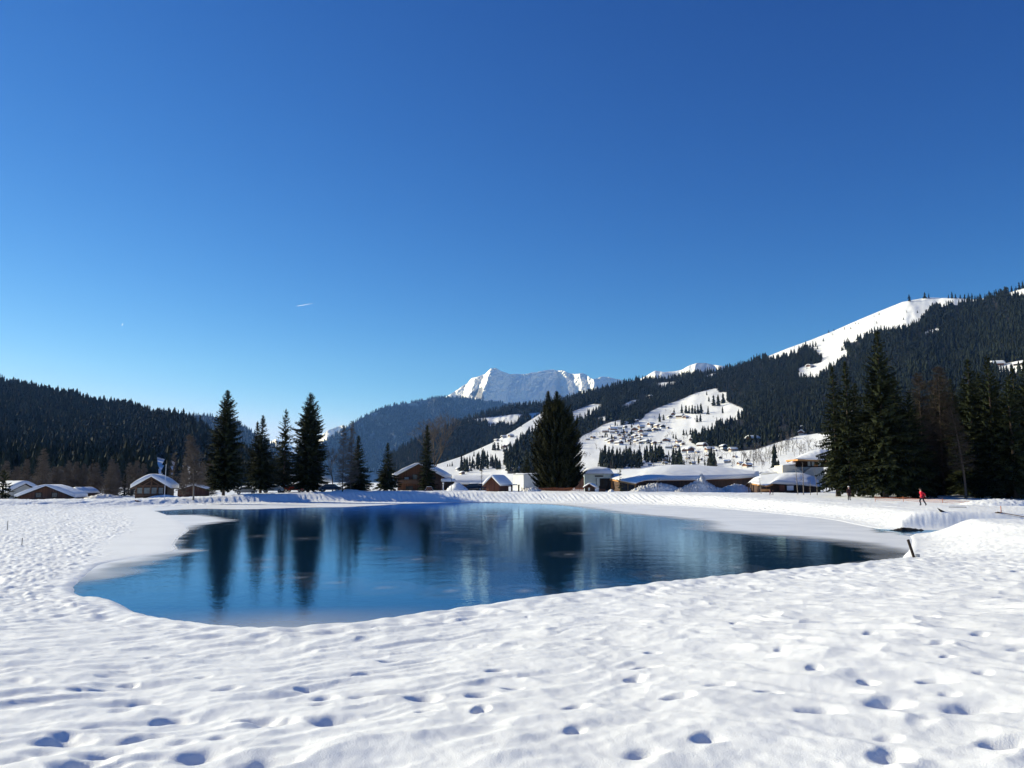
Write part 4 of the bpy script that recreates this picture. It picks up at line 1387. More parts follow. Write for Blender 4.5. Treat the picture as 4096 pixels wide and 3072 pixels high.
bare_tree("sapling", 3268, 124, bare_larch(4.2, 433, .16, .35, .05, (-.06, 0), 3, .02, .4), "thin leaning bare sapling at the pavilion's right end", "saplings in front of the pavilion", mats=('bark_pale', 'twig'))
bare_tree("sapling", 3044, 132, bare_larch(2.6, 434, .2, .3, .04, (-.08, 0), 3, .02, .4), "small bent bare sapling at the pavilion's left corner", "saplings in front of the pavilion", mats=('bark_pale', 'twig'))
bare_tree("sapling", 2630, 146, bare_round(m_of(70, 146), 435, .4, .05, 4), "small bare tree in front of the ploughed snow heap", None, mats=('bark', 'twig'))
bare_tree("bare_tree", 1926, 176, bare_larch(m_of(95, 176), 436, .1, .5, .07, (0, 0), 5, .03, .6), "thin bare tree over the long low roof left of the red hut", None, zb=1.5)
bare_tree("sapling", 3240, 125, bare_larch(2.4, 437, .16, .35, .04, (.03, 0), 3, .02, .4), "short bare sapling between the pavilion's door and its right end", "saplings in front of the pavilion", mats=('bark_pale', 'twig'))

# bare woods at the foot of the right slope
BW = [bare_round(10, s, .42, .16, 4, twigw=.09) for s in (441, 442, 443)] + [bare_larch(10, s, .17, .2, .13, (0, 0), 5, .09, .6) for s in (444, 445, 446)]
SPOTS = [(x, y) for x, y in [(760, 990), (800, 1000), (830, 985), (870, 995), (900, 970), (930, 1000), (960, 985), (990, 1000), (1020, 960), (1050, 940), (1080, 920), (1110, 930), (1140, 900), (1170, 890), (1200, 870), (1230, 880), (1260, 850), (890, 930), (940, 920), (1000, 900), (1060, 880), (1120, 860), (1180, 840), (1240, 820), (1300, 850), (1320, 900), (780, 950), (840, 930),
                             (130, 990), (170, 1000), (220, 1000), (260, 995), (190, 960), (330, 1000), (1400, 850), (1440, 860), (1480, 840), (1380, 900), (1420, 910), (1350, 800), (1300, 760), (1250, 760), (1560, 820), (1600, 850), (1530, 870)]]
g = np.random.default_rng(91)
for i, (x, y) in enumerate(SPOTS):
    uu, vv = 2700 + x / 2.765, 1500 + y / 2.765
    p = RH.at(np.array([uu]), np.array([vv]))[0]
    ms = BW[i % len(BW)]
    root = empty("bare_tree", tuple(p), g.uniform(0, 6.28))
    s = g.uniform(.075, .125) * 10 * p[1] / 500 * .9
    root.scale = (s, s, s)
    tag(root, "bare grey-brown tree in the leafless wood on the lower right slope", "tree", "leafless wood on the lower right slope")
    link("trunk", ms[0], None, root); link("crown", ms[1], None, root)
    for mm, mt in ((ms[0], 'bark'), (ms[1], 'twig_grey')):
        if not mm.materials: mm.materials.append(M[mt])
for i, (x, y, hh) in enumerate([(200, 250, 55), (1180, 1040, 40), (1260, 1035, 30), (1660, 630, 50), (1790, 600, 50), (1720, 640, 40), (1940, 720, 40), (1460, 980, 80), (1290, 1130, 90), (1420, 1140, 110), (1500, 1150, 120), (1560, 1170, 130), (1610, 1180, 120), (1330, 1190, 100)]):
    uu, vv = z3([(x, y)])[0] if i else (2783, 1582)
    h_src = RH if i in (0, 1, 2) or i >= 7 else SH
    p = h_src.at(np.array([uu]), np.array([max(vv, h_src.r(np.array([uu]))[0] + 3)]))[0]
    ms = BW[i % 3] if i < 8 else BW[3 + i % 3]
    root = empty("bare_tree", tuple(p), g.uniform(0, 6.28))
    s = hh / 2.765 * p[1] / F_PX / 10
    root.scale = (s, s, s)
    tag(root, "bare leafless tree on the snowy lower slope between village and blue mountain", "tree", "bare trees on the far left slope")
    link("trunk", ms[0], None, root); link("crown", ms[1], None, root)

gv = np.random.default_rng(95)
VILLAGE = np.array([(2335, 1765), (2420, 1730), (2480, 1690), (2560, 1690), (2640, 1700), (2680, 1720), (2600, 1770), (2640, 1790), (2560, 1790), (2440, 1780), (2400, 1760)], float)
q = gv.uniform(0, 1, (400, 2)) * (VILLAGE.max(0) - VILLAGE.min(0)) + VILLAGE.min(0)
q = q[inside(q, VILLAGE)][:70]
for i, (uu, vv) in enumerate(q):
    p = RH.at(np.array([uu]), np.array([vv]))[0]
    if i % 3 == 0:
        far_tree(p, gv.uniform(7, 13), "small dark spruce standing between the chalets of the hillside village", "spruces between the village chalets", i)
        continue
    ms = BW[i % 3]
    root = empty("bare_tree", tuple(p), gv.uniform(0, 6.28))
    s_ = gv.uniform(.55, 1.0)
    root.scale = (s_, s_, s_)
    tag(root, "small bare tree standing between the chalets of the hillside village", "tree", "bare trees between the village chalets")
    link("trunk", ms[0], None, root); link("crown", ms[1], None, root)

LOWER = [(x, y) for x, y in zip(gv.uniform(2390, 3120, 120), gv.uniform(1815, 1882, 120))]
for i, (uu, vv) in enumerate(LOWER):
    if MEADOW(np.array([uu]), np.array([vv]))[0] == 0 or (vv < 1835 and uu < 2500): continue
    p = RH.at(np.array([uu]), np.array([vv]))[0]
    ms = BW[i % 6]
    root = empty("bare_tree", tuple(p), gv.uniform(0, 6.28))
    s_ = gv.uniform(.5, 1.1)
    root.scale = (s_, s_, s_)
    tag(root, "leafless grey tree on the valley floor between the stands of spruce and the long hall", "tree", "bare trees on the valley floor")
    link("trunk", ms[0], None, root); link("crown", ms[1], None, root)

# hedgerows and clumps across the meadow
LINES = z4([(1430, 520), (1500, 500), (1620, 465), (1540, 545), (1620, 560), (1700, 575), (1450, 640), (1500, 650), (1540, 620), (700, 790), (660, 830), (740, 800), (810, 800), (700, 850), (650, 880), (760, 860), (1330, 520), (1380, 515), (1420, 505), (1760, 395), (1790, 385), (1740, 430), (1910, 380), (2085, 620), (1880, 640), (1590, 660), (1560, 690), (1550, 850), (1580, 830), (1610, 810), (1640, 800), (1670, 810), (1770, 860), (1790, 850), (790, 960), (830, 980), (700, 1040), (680, 1050), (1130, 900), (1180, 930), (1230, 940), (1280, 930), (940, 900), (900, 880), (1760, 910), (1700, 900), (1650, 910), (1600, 930), (1560, 950)])
for i, (uu, vv) in enumerate(LINES):
    for k in range(2):
        u_ = uu + gv.uniform(-7, 7); v_ = vv + gv.uniform(-3, 3)
        p = RH.at(np.array([u_]), np.array([v_]))[0]
        ms = BW[(i + k) % 3]
        root = empty("bare_tree", tuple(p), gv.uniform(0, 6.28))
        s_ = gv.uniform(.5, 1.15)
        root.scale = (s_ * 1.2, s_ * 1.2, s_)
        tag(root, "leafless tree of the hedgerows dotted over the snowy meadow around the hillside village", "tree", "hedgerow trees on the village meadow")
        link("trunk", ms[0], None, root); link("crown", ms[1], None, root)

# ------------------------------------------------------------------ building kit
class MB:
    def __init__(s):
        s.v = []; s.f = []

    def box(s, c, d, rz=0.0, rx=0.0, ry=0.0):
        n = len(s.v)
        R = Matrix.Rotation(rz, 3, 'Z') @ Matrix.Rotation(ry, 3, 'Y') @ Matrix.Rotation(rx, 3, 'X')
        for z in (-.5, .5):
            for y in (-.5, .5):
                for x in (-.5, .5):
                    s.v.append(tuple(R @ Vector((x * d[0], y * d[1], z * d[2])) + Vector(c)))
        for q in ((0, 2, 3, 1), (4, 5, 7, 6), (0, 1, 5, 4), (2, 6, 7, 3), (0, 4, 6, 2), (1, 3, 7, 5)):
            s.f.append([n + i for i in q])
        return s

    def bar(s, a, b, w, h=None):
        """a square beam from a to b"""
        a = Vector(a); b = Vector(b); h = h or w
        d = (b - a).normalized()
        up = Vector((0, 0, 1)) if abs(d.z) < .95 else Vector((0, 1, 0))
        x = d.cross(up).normalized() * w * .5; y = x.cross(d).normalized() * h * .5
        n = len(s.v)
        for p in (a, b):
            s.v += [tuple(p - x - y), tuple(p + x - y), tuple(p + x + y), tuple(p - x + y)]
        for q in ((0, 1, 2, 3), (7, 6, 5, 4), (0, 4, 5, 1), (1, 5, 6, 2), (2, 6, 7, 3), (3, 7, 4, 0)):
            s.f.append([n + i for i in q])
        return s

    def tube(s, a, b, r0, r1=None, n=8):
        a = Vector(a); b = Vector(b); r1 = r0 if r1 is None else r1
        d = (b - a).normalized(); o = d.orthogonal().normalized(); q = d.cross(o)
        k0 = len(s.v)
        for p, r in ((a, r0), (b, r1)):
            for k in range(n):
                w = 2 * math.pi * k / n
                s.v.append(tuple(p + (o * math.cos(w) + q * math.sin(w)) * r))
        for k in range(n):
            s.f.append([k0 + k, k0 + (k + 1) % n, k0 + n + (k + 1) % n, k0 + n + k])
        s.f.append([k0 + k for k in range(n)][::-1]); s.f.append([k0 + n + k for k in range(n)])
        return s

    def prism(s, sec, y0, y1):
        """cross section [(x, z)] drawn out along y"""
        n = len(s.v); m = len(sec)
        for y in (y0, y1):
            s.v += [(x, y, z) for x, z in sec]
        for k in range(m):
            s.f.append([n + k, n + (k + 1) % m, n + m + (k + 1) % m, n + m + k])
        s.f.append([n + k for k in range(m)][::-1]); s.f.append([n + m + k for k in range(m)])
        return s

    def grid(s, rows, closed=False):
        """rows of points joined to a sheet"""
        n = len(s.v); w = len(rows[0])
        for r in rows:
            s.v += [tuple(p) for p in r]
        for i in range(len(rows) - 1):
            for j in range(w - (0 if closed else 1)):
                j2 = (j + 1) % w
                s.f.append([n + i * w + j, n + i * w + j2, n + (i + 1) * w + j2, n + (i + 1) * w + j])
        return s

    def build(s, name, mat, parent=None, smooth=False, loc=None):
        me = bpy.data.meshes.new(name)
        me.from_pydata(s.v, [], s.f)
        if smooth:
            me.polygons.foreach_set("use_smooth", [True] * len(me.polygons))
        import bmesh
        bm = bmesh.new(); bm.from_mesh(me); bmesh.ops.recalc_face_normals(bm, faces=bm.faces); bm.to_mesh(me); bm.free()
        me.update()
        return link(name, me, mat, parent, loc)


M['larch_wood'] = mat_planks("weathered_boards", (.085, .036, .019), (.17, .072, .038), .16)
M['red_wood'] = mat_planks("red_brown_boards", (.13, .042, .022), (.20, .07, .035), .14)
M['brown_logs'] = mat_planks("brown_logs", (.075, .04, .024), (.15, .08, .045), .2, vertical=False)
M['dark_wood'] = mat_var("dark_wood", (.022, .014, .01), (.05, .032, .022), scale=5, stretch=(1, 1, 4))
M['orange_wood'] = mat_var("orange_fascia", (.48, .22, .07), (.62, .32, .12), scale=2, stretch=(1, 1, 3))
M['cream'] = mat_var("cream_render", (.62, .56, .45), (.70, .64, .53), scale=1.5)
M['white_wall'] = mat_var("white_render", (.66, .67, .66), (.76, .77, .76), scale=.8)
M['green_white'] = mat_var("pale_green_cladding", (.42, .50, .49), (.52, .60, .58), scale=.6)
M['glass'] = mat_var("window_glass", (.02, .03, .035), (.05, .06, .07), scale=2, rough=.12, spec=.6)
M['pale_glass'] = mat_var("pale_pane", (.42, .47, .46), (.55, .60, .58), scale=2, rough=.25)
M['dim_glass'] = mat_var("dim_pane", (.16, .18, .18), (.24, .27, .27), scale=2, rough=.2)
M['brown_shaded'] = mat_planks("shaded_brown_boards", (.05, .026, .016), (.10, .05, .03), .16)  # wall boards darkened: the shade under the eaves is in the colour
M['dark'] = mat_var("dark_opening", (.012, .012, .012), (.03, .028, .026), scale=2)
M['metal'] = mat_var("grey_metal", (.30, .31, .32), (.42, .43, .44), scale=5, rough=.4, spec=.5)
M['grey_paint'] = mat_var("dark_grey_paint", (.05, .055, .06), (.09, .095, .1), scale=4)
M['white_paint'] = mat_var("white_paint", (.70, .71, .72), (.82, .82, .82), scale=6)
M['orange_net'] = mat_var("orange_mesh", (.42, .12, .05), (.60, .20, .09), scale=9)


def snow_cap(W, L, eave, ridge, thick=.38, over=.45, seed=0, droop=.12, asym=0.0):
    """a rounded blanket of snow on a gabled roof; local x across the gable, y along the ridge"""
    r = random.Random(seed)
    hw = W / 2 + over
    slope = (ridge - eave) / (W / 2)
    n = 22
    m = 14
    mb = MB()
    rows = []
    for j in range(m + 1):
        q = j / m
        y = -L / 2 - over + (L + 2 * over) * q
        e = 1 - max(0, abs(q - .5) * 2 - .86) / .14 * .35
        row = []
        for i in range(n + 1):
            t = -1 + 2 * i / n
            x = t * hw
            base = ridge - abs(x) * slope + .06
            soft = thick * (.95 - .45 * abs(t) ** 6) * e
            rnd = math.sqrt(x * x + (W * .16) ** 2) - W * .16
            top = ridge + .06 - rnd * slope + soft - .02
            top += .05 * vnoise(np.array([x * 1.3 + seed]), np.array([y * 1.1]), 500 + seed)[0]
            row.append((x, y, max(top, base + .04)))
        # underside
        und = [(-hw + 2 * hw * (n - i) / n, y, ridge - abs(-hw + 2 * hw * (n - i) / n) * slope + .05) for i in range(n + 1)]
        rows.append(row + und)
    mb.grid(rows, closed=True)
    k0 = 0
    w = len(rows[0])
    mb.f.append(list(range(w))[::-1]); mb.f.append([m * w + k for k in range(w)])
    return mb


def gable_house(name, loc, rz, W, L, eave, ridge, label, wall='larch_wood', cat="house", thick=.38, over=.5, group=None, seed=0, openings=(), side_openings=(), trim='dark_wood'):
    """front gable looks along -y"""
    root = empty(name, loc, rz)
    tag(root, label, cat, group)
    MB().prism([(-W / 2, -.8), (W / 2, -.8), (W / 2, eave - .02), (0, ridge - .02), (-W / 2, eave - .02)], -L / 2, L / 2).build("wall", M[wall], root)
    hw = W / 2 + over; sl = (ridge - eave) / (W / 2)
    ro = MB()
    for sg in (-1, 1):
        sec = [(0, ridge + .05), (sg * hw, ridge - hw * sl + .05), (sg * hw, ridge - hw * sl - .09), (0, ridge - .09)]
        ro.prism(sec, -L / 2 - over, L / 2 + over)
    rf = ro.build("roof", M[trim], root)
    snow_cap(W, L, eave, ridge, thick, over, seed).build("roof_snow", M['snow_roof'], rf, smooth=True)
    for (x, z, w, h, mt, nm) in openings:
        fr = MB()
        y = -L / 2
        for (cx, cz, dx, dz) in ((x, z + h / 2 + .04, w + .16, .08), (x, z - h / 2 - .04, w + .16, .08), (x - w / 2 - .04, z, .08, h), (x + w / 2 + .04, z, .08, h)):
            fr.box((cx, y - .03, cz), (dx, .10, dz))
        o = fr.build(nm, M[trim], root)
        MB().box((x, y - .012, z), (w, .03, h)).build("pane" if nm == "window" else "leaf", M[mt], o)
    for (yy, z, w, h, mt, nm) in side_openings:
        MB().box((W / 2 + .012, yy, z), (.03, w, h)).build(nm, M[mt], root)
    return root


def at_bank(u, Y, z=None):
    x = ux(u, Y)
    return (x, Y, ground_z(x, Y) if z is None else z)


# log pavilion on the left bank: open front with posts
Y = 143
p = at_bank(622, Y, 1.0)
ro = gable_house("log_pavilion", p, math.radians(13), 5.1, 6.6, 1.75, 3.3, "log pavilion with a curved snow roof and timber gable behind a white flagpole", wall='dark_wood', cat="pavilion", thick=.55, over=.72, seed=1)
fr = MB()
for x in (-2.4, -1.3, -.1, 1.0, 2.2):
    fr.box((x, -3.46, .6), (.24, .24, 2.6 if abs(x) > 2 else 2.6))
fr.box((0, -3.46, 1.78), (5.3, .22, .26)).box((0, -3.46, 2.55), (.22, .2, 1.5))
fr.bar((-1.3, -3.46, 1.9), (0, -3.46, 2.7), .18).bar((1.3, -3.46, 1.9), (0, -3.46, 2.7), .18).bar((-3.1, -3.5, 1.4), (0, -3.5, 3.2), .26).bar((3.1, -3.5, 1.4), (0, -3.5, 3.2), .26)
fr.box((0, -3.44, .15), (4.9, .1, .5))
fr.build("timber_frame", M['brown_logs'], ro)
for k, (x, w) in enumerate([(-1.85, .85), (-.7, .95), (.45, .85), (1.55, .75)]):
    MB().box((x, -3.33, .95), (w, .05, 1.0)).build("window", M['dim_glass'], ro)

# houses at the far left, low behind the bank
p = at_bank(212, 150, -.2)
gable_house("gabled_house", p, math.radians(15), 8.8, 8, 1.0, 2.9, "brown gabled house with patchy snow roof, half sunk behind the bank at far left", wall='larch_wood', thick=.28, over=.55, seed=2, openings=[(-1.2, 1.3, .9, .8, 'glass', 'window'), (1.4, 1.3, .9, .8, 'glass', 'window')])
p = at_bank(60, 160, -.2)
gable_house("snowy_house", p, math.radians(62), 6.0, 6.2, 1.8, 3.3, "small house with a thick smooth snow roof at the left picture edge", wall='cream', thick=.6, over=.5, seed=3, openings=[(0, 1.2, .9, .9, 'glass', 'window')])
p = at_bank(128, 163, -.2)
gable_house("shed", p, math.radians(60), 3.0, 3.4, 1.7, 2.4, "little snow-covered shed between the two houses at far left", wall='larch_wood', cat="shed", thick=.35, over=.3, seed=4)
p = at_bank(335, 172, -.1)
gable_house("shed", p, math.radians(-20), 3.6, 4, 1.3, 2.1, "low shed with snow roof behind the right end of the gabled house at far left", wall='larch_wood', cat="shed", thick=.4, over=.3, seed=5)
p = at_bank(775, 172, .8)
gable_house("brown_house", p, math.radians(20), 6.0, 6, 1.0, 1.9, "low brown house with snow roof behind the leaning birch's trunk", wall='larch_wood', thick=.4, over=.4, seed=6)

# big wooden chalet
Y = 172
p = at_bank(1690, Y, 1.4)
gable_house("wooden_chalet", p, math.radians(-1), 9.0, 11, 3.35, 5.7, "big two-storey wooden chalet behind the columnar spruce", wall='larch_wood', cat="chalet", thick=.32, over=1.05, seed=7,
            openings=[(-2.6, 2.6, .9, .9, 'pale_glass', 'window'), (-.9, 2.9, .9, 1.3, 'glass', 'window'), (1.4, 2.9, .9, 1.3, 'glass', 'window'), (3.0, 2.6, .8, .9, 'glass', 'window'), (-2.0, .7, 1.4, .9, 'glass', 'window'), (1.2, .6, 1.2, 1.7, 'glass', 'door')])
ch = bpy.data.objects["wooden_chalet"]
bal = MB()
bal.box((0, -6.3, 1.75), (8.4, 1.3, .12)).box((0, -6.9, 2.2), (8.4, .07, .75))
bal.build("balcony", M['brown_logs'], ch)
MB().box((2.2, -1.5, 5.6), (.5, .5, 1.3)).build("chimney", M['white_wall'], ch)

# kiosk with white roof beside it
p = at_bank(1793, 160)
kr = empty("kiosk", p, math.radians(-8))
tag(kr, "dark round-bellied kiosk with a flat white roof right of the big chalet", "kiosk")
kb = MB()
for i, (z, r) in enumerate([(-.3, .35), (.4, .75), (1.0, 1.15), (1.35, 1.3), (1.75, 1.25)]):
    pass
rows = [[(r * math.cos(w), r * math.sin(w) * .8, z) for w in [2 * math.pi * k / 12 for k in range(12)]] for z, r in [(-.3, .5), (.3, .75), (.9, 1.1), (1.3, 1.25), (1.8, 1.2)]]
kb.grid(rows, closed=True); kb.f.append([len(rows) * 12 - 12 + k for k in range(12)])
kb.build("body", M['dark_wood'], kr, smooth=True)
sn = MB()
rows = [[(r * math.cos(w), r * math.sin(w) * .8, z) for w in [2 * math.pi * k / 16 for k in range(16)]] for z, r in [(1.78, 1.38), (1.95, 1.5), (2.2, 1.48), (2.36, 1.3), (2.42, .7), (2.44, .05)]]
sn.grid(rows, closed=True).build("roof_snow", M['snow_roof'], kr, smooth=True)

# long low building with uneven snow roof
p = at_bank(1892, 186, 1.2)
gable_house("low_building", p, math.radians(86), 7.0, 9.5, 1.9, 3.1, "long low building under an uneven snow roof left of the red hut", wall='larch_wood', cat="building", thick=.75, over=.7, seed=8)

# red-brown hut
p = at_bank(1990, 147)
gable_house("red_hut", (p[0], p[1], p[2] - .15), math.radians(-30), 2.75, 3.3, 1.55, 2.75, "red-brown wooden hut with a smooth snow roof and a framed door", wall='red_wood', cat="hut", thick=.42, over=.5, seed=9, openings=[(-.15, .75, 1.0, 1.55, 'red_wood', 'door')], trim='larch_wood')

# white box building with its lit left face
def flat_building(name, loc, rz, W, L, H, mat, label, snow=.25, cat="building"):
    root = empty(name, loc, rz)
    tag(root, label, cat)
    MB().box((0, 0, H / 2 - .5), (W, L, H + 1.0)).build("wall", M[mat], root)
    rf = MB().box((0, 0, H + .06), (W + .16, L + .16, .12)).build("roof", M['metal'], root)
    sn = MB(); rows = []
    for j in range(9):
        y = -L / 2 + L * j / 8
        row = []
        for i in range(13):
            x = -W / 2 + W * i / 12
            ed = min(1, min(i, 12 - i) / 1.0) * min(1, min(j, 8 - j) / 1.0)
            row.append((x, y, H + .125 + ed * snow * (.8 + .5 * vnoise(np.array([x * .6]), np.array([y * .6]), 530)[0])))
        rows.append(row)
    sn.grid(rows).build("roof_snow", M['snow_roof'], rf, smooth=True)
    return root


p = at_bank(2112, 176, 1.5)
wb = flat_building("white_building", p, math.radians(32), 5.0, 4.2, 3.5, 'white_wall', "plain white flat-roofed building partly hidden by the two-topped evergreen")

# pale green building with domed snow roof and dark entrance
Y = 168
x = ux(2392, Y)
gb = empty("green_white_building", (x, Y, 1.5), math.radians(-4))
tag(gb, "pale green building under a domed snow roof right of the two-topped evergreen", "building")
MB().box((0, 2, 1.6), (5.6, 4, 4.2)).build("wall", M['green_white'], gb)
MB().box((1.35, -.02, 1.35), (2.3, .06, 2.7)).build("entrance", M['dark'], gb)
MB().box((.05, -.03, 1.95), (.62, .05, 1.5)).build("panel", M['pale_glass'], gb)
MB().box((-.36, -.03, 1.95), (.1, .05, 1.5)).build("panel_frame", M['dark'], gb)
MB().box((.25, -.05, 3.15), (1.75, .08, .28)).build("sign", M['grey_paint'], gb)
sn = MB(); rows = []
for j in range(15):
    w = math.pi * j / 14
    rows.append([((i / 20 * 2 - 1) * 3.3, -.5 + 5.0 * (1 - math.cos(w)) / 2, 3.72 + (1.42 * math.sin(w) ** .55 * (1 - abs(i / 20 * 2 - 1) ** 3.2) ** .6) + .05 * vnoise(np.array([i * .4]), np.array([j * .4]), 540)[0] * math.sin(w)) for i in range(21)])
sn.grid(rows)
rows2 = [[(rows[j][i][0], rows[j][i][1], 3.70) for i in range(21)] for j in (0, 14)]
sn.grid([rows2[0], rows[0]]); sn.grid([rows[14], rows2[1]]); sn.grid(rows2)
rf = MB().box((0, 2, 3.62), (6.6, 5.0, .14)).build("roof", M['metal'], gb)
sn.build("roof_snow", M['snow_roof'], rf, smooth=True)
p = at_bank(2362, 205, 2.4)
gable_house("brown_house", p, math.radians(80), 5.5, 7.5, 2.6, 4.0, "brown house with a deep snow roof rising behind the pale green building", wall='larch_wood', thick=.8, over=.6, seed=10)

p = at_bank(2362, 150)
gable_house("small_kiosk", (p[0], p[1], p[2] - .1), math.radians(-18), 1.75, 1.6, .95, 1.5, "tiny dark wooden kiosk with a snow-dusted gable roof before the pale green building", wall='dark_wood', cat="kiosk", thick=.18, over=.3, seed=11, openings=[(-.1, .55, .35, .55, 'pale_glass', 'window')], trim='red_wood')

# the long hall with the wavy snow roof
def hall():
    root = empty("snow_roofed_hall", (0, 0, 0))
    tag(root, "long low hall under a deep wavy snow roof with an orange fascia", "hall")
    # eave line (front) and crest line, left to right: column, row, depth
    ev = [(2437, 1913, 168), (2490, 1924, 160), (2542, 1934, 152), (2562, 1927, 152.5), (2585, 1921, 153.5), (2640, 1920.5, 156), (2750, 1920, 159), (2860, 1917, 162), (2960, 1914, 166), (3022, 1909, 170)]
    cr = [(2440, 1890, 176), (2497, 1884, 175), (2560, 1877, 174), (2600, 1869, 173), (2650, 1862, 173), (2700, 1858.5, 173), (2780, 1860, 174), (2870, 1866, 176), (2970, 1878, 178), (3040, 1886, 180)]
    n = 90
    def line(pts):
        a = np.array(pts, float)
        q = np.linspace(0, 1, len(a)); t = np.linspace(0, 1, n)
        w = np.stack([np.interp(t, q, a[:, k]) for k in range(3)], -1)
        ker = np.ones(5) / 5
        pad = np.pad(w, ((2, 2), (0, 0)), mode='edge')
        w = np.stack([np.convolve(pad[:, k], ker, 'valid') for k in range(3)], -1)
        return px(w[:, 0], w[:, 1], w[:, 2])
    E = line(ev); Cc = line(cr)
    t = np.linspace(0, 1, n)
    lip = .15 + .62 * sstep(.42, .62, t)          # thick overhanging snow edge on the right part
    rows = []
    rows.append(E + np.stack([0 * t, .25 + 0 * t, 0 * t], -1))
    rows.append(E)
    rows.append(E + np.stack([0 * t, -.05 - .10 * lip, lip * .5], -1))
    rows.append(E + np.stack([0 * t, .0 + 0 * t, lip], -1))
    for k in range(1, 25):
        q = k / 24
        top = E + np.stack([0 * t, 0 * t, lip], -1)
        w = top * (1 - q) + Cc * q
        bul = .22 * math.sin(math.pi * q)
        w[:, 2] += bul
        fl = vnoise(w[:, 0] * 1.9 + w[:, 1] * .8, w[:, 1] * .18, 550) * .13 * math.sin(math.pi * min(1, q * 1.6)) * sstep(.35, .6, t)
        w[:, 2] += fl
        rows.append(w)
    back = Cc.copy()
    for dy, dz in ((2.0, -.4), (4.5, -1.6), (5.5, -2.8)):
        b = Cc.copy(); b[:, 1] += dy; b[:, 2] += dz
        rows.append(b)
    rows = [np.concatenate([r[:1] * 1.0, r, r[-1:]]) for r in rows]
    for r in rows:
        r[0, 2] = min(r[1, 2], E[0, 2] + .02); r[-1, 2] = min(r[-2, 2], E[-1, 2] + .02)
        r[0, 0] -= .05; r[-1, 0] += .05
    MB().grid([list(map(tuple, r)) for r in rows]).build("roof_snow", M['snow_roof'], root, smooth=True)
    # walls under the eaves
    zb = 1.0
    wl = MB()
    W_ = E.copy(); W_[:, 1] += .55
    W_[:, 2] = E[:, 2] - .08
    low = W_.copy(); low[:, 2] = zb
    wl.grid([list(map(tuple, low)), list(map(tuple, W_))])
    bk = Cc.copy(); bk[:, 1] += 4.2; bk[:, 2] = E[:, 2] - .1
    bl = bk.copy(); bl[:, 2] = zb
    wl.grid([list(map(tuple, W_)), list(map(tuple, bk)), list(map(tuple, bl))])
    wl.build("wall", M['brown_shaded'], root)
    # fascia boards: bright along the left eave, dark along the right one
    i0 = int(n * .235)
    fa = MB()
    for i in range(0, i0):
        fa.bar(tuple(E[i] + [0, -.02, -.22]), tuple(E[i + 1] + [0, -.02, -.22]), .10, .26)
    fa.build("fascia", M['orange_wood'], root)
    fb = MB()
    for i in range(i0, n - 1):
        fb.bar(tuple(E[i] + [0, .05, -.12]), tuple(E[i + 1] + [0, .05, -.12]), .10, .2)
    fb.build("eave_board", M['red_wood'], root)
    for k in range(8):
        i = int(n * (.30 + .085 * k))
        c = W_[i]; 
        MB().box((c[0], c[1] - .06, zb + 1.15), (1.5, .06, .75)).build("window", M['glass'], root)
    for k in range(4):
        i = int(n * (.03 + .065 * k))
        MB().box((E[i][0], E[i][1] + .1, (zb + E[i][2]) / 2 - .1), (.16, .16, E[i][2] - zb - .2)).build("post", M['orange_wood'], root)


hall()

# modern pavilion on the right with its tower
def lens_roof(mb, pts_e, pts_c, depth, lip, seed, n=60):
    a = np.array(pts_e, float); c = np.array(pts_c, float)
    t = np.linspace(0, 1, n)
    def ln(a):
        q = np.linspace(0, 1, len(a))
        w = np.stack([np.interp(t, q, a[:, k]) for k in range(3)], -1)
        pad = np.pad(w, ((2, 2), (0, 0)), mode='edge')
        w = np.stack([np.convolve(pad[:, k], np.ones(5) / 5, 'valid') for k in range(3)], -1)
        return px(w[:, 0], w[:, 1], w[:, 2])
    E = ln(a); Cc = ln(c)
    rows = [E + [0, .2, 0], E, E + np.stack([0 * t, -.06 + 0 * t, lip * .5], -1), E + np.stack([0 * t, 0 * t, lip], -1)]
    for k in range(1, 19):
        q = k / 18
        w = (E + np.stack([0 * t, 0 * t, lip], -1)) * (1 - q) + Cc * q
        w[:, 2] += .18 * math.sin(math.pi * q) + .06 * vnoise(w[:, 0] * 1.5, w[:, 1] * .5, seed) * math.sin(math.pi * q)
        rows.append(w)
    for dy, dz in ((depth * .4, -.2), (depth * .8, -.9), (depth, -1.6)):
        b = Cc.copy(); b[:, 1] += dy; b[:, 2] = np.maximum(b[:, 2] + dz, E[:, 2].min())
        rows.append(b)
    mb.grid([list(map(tuple, r)) for r in rows])
    return E, Cc


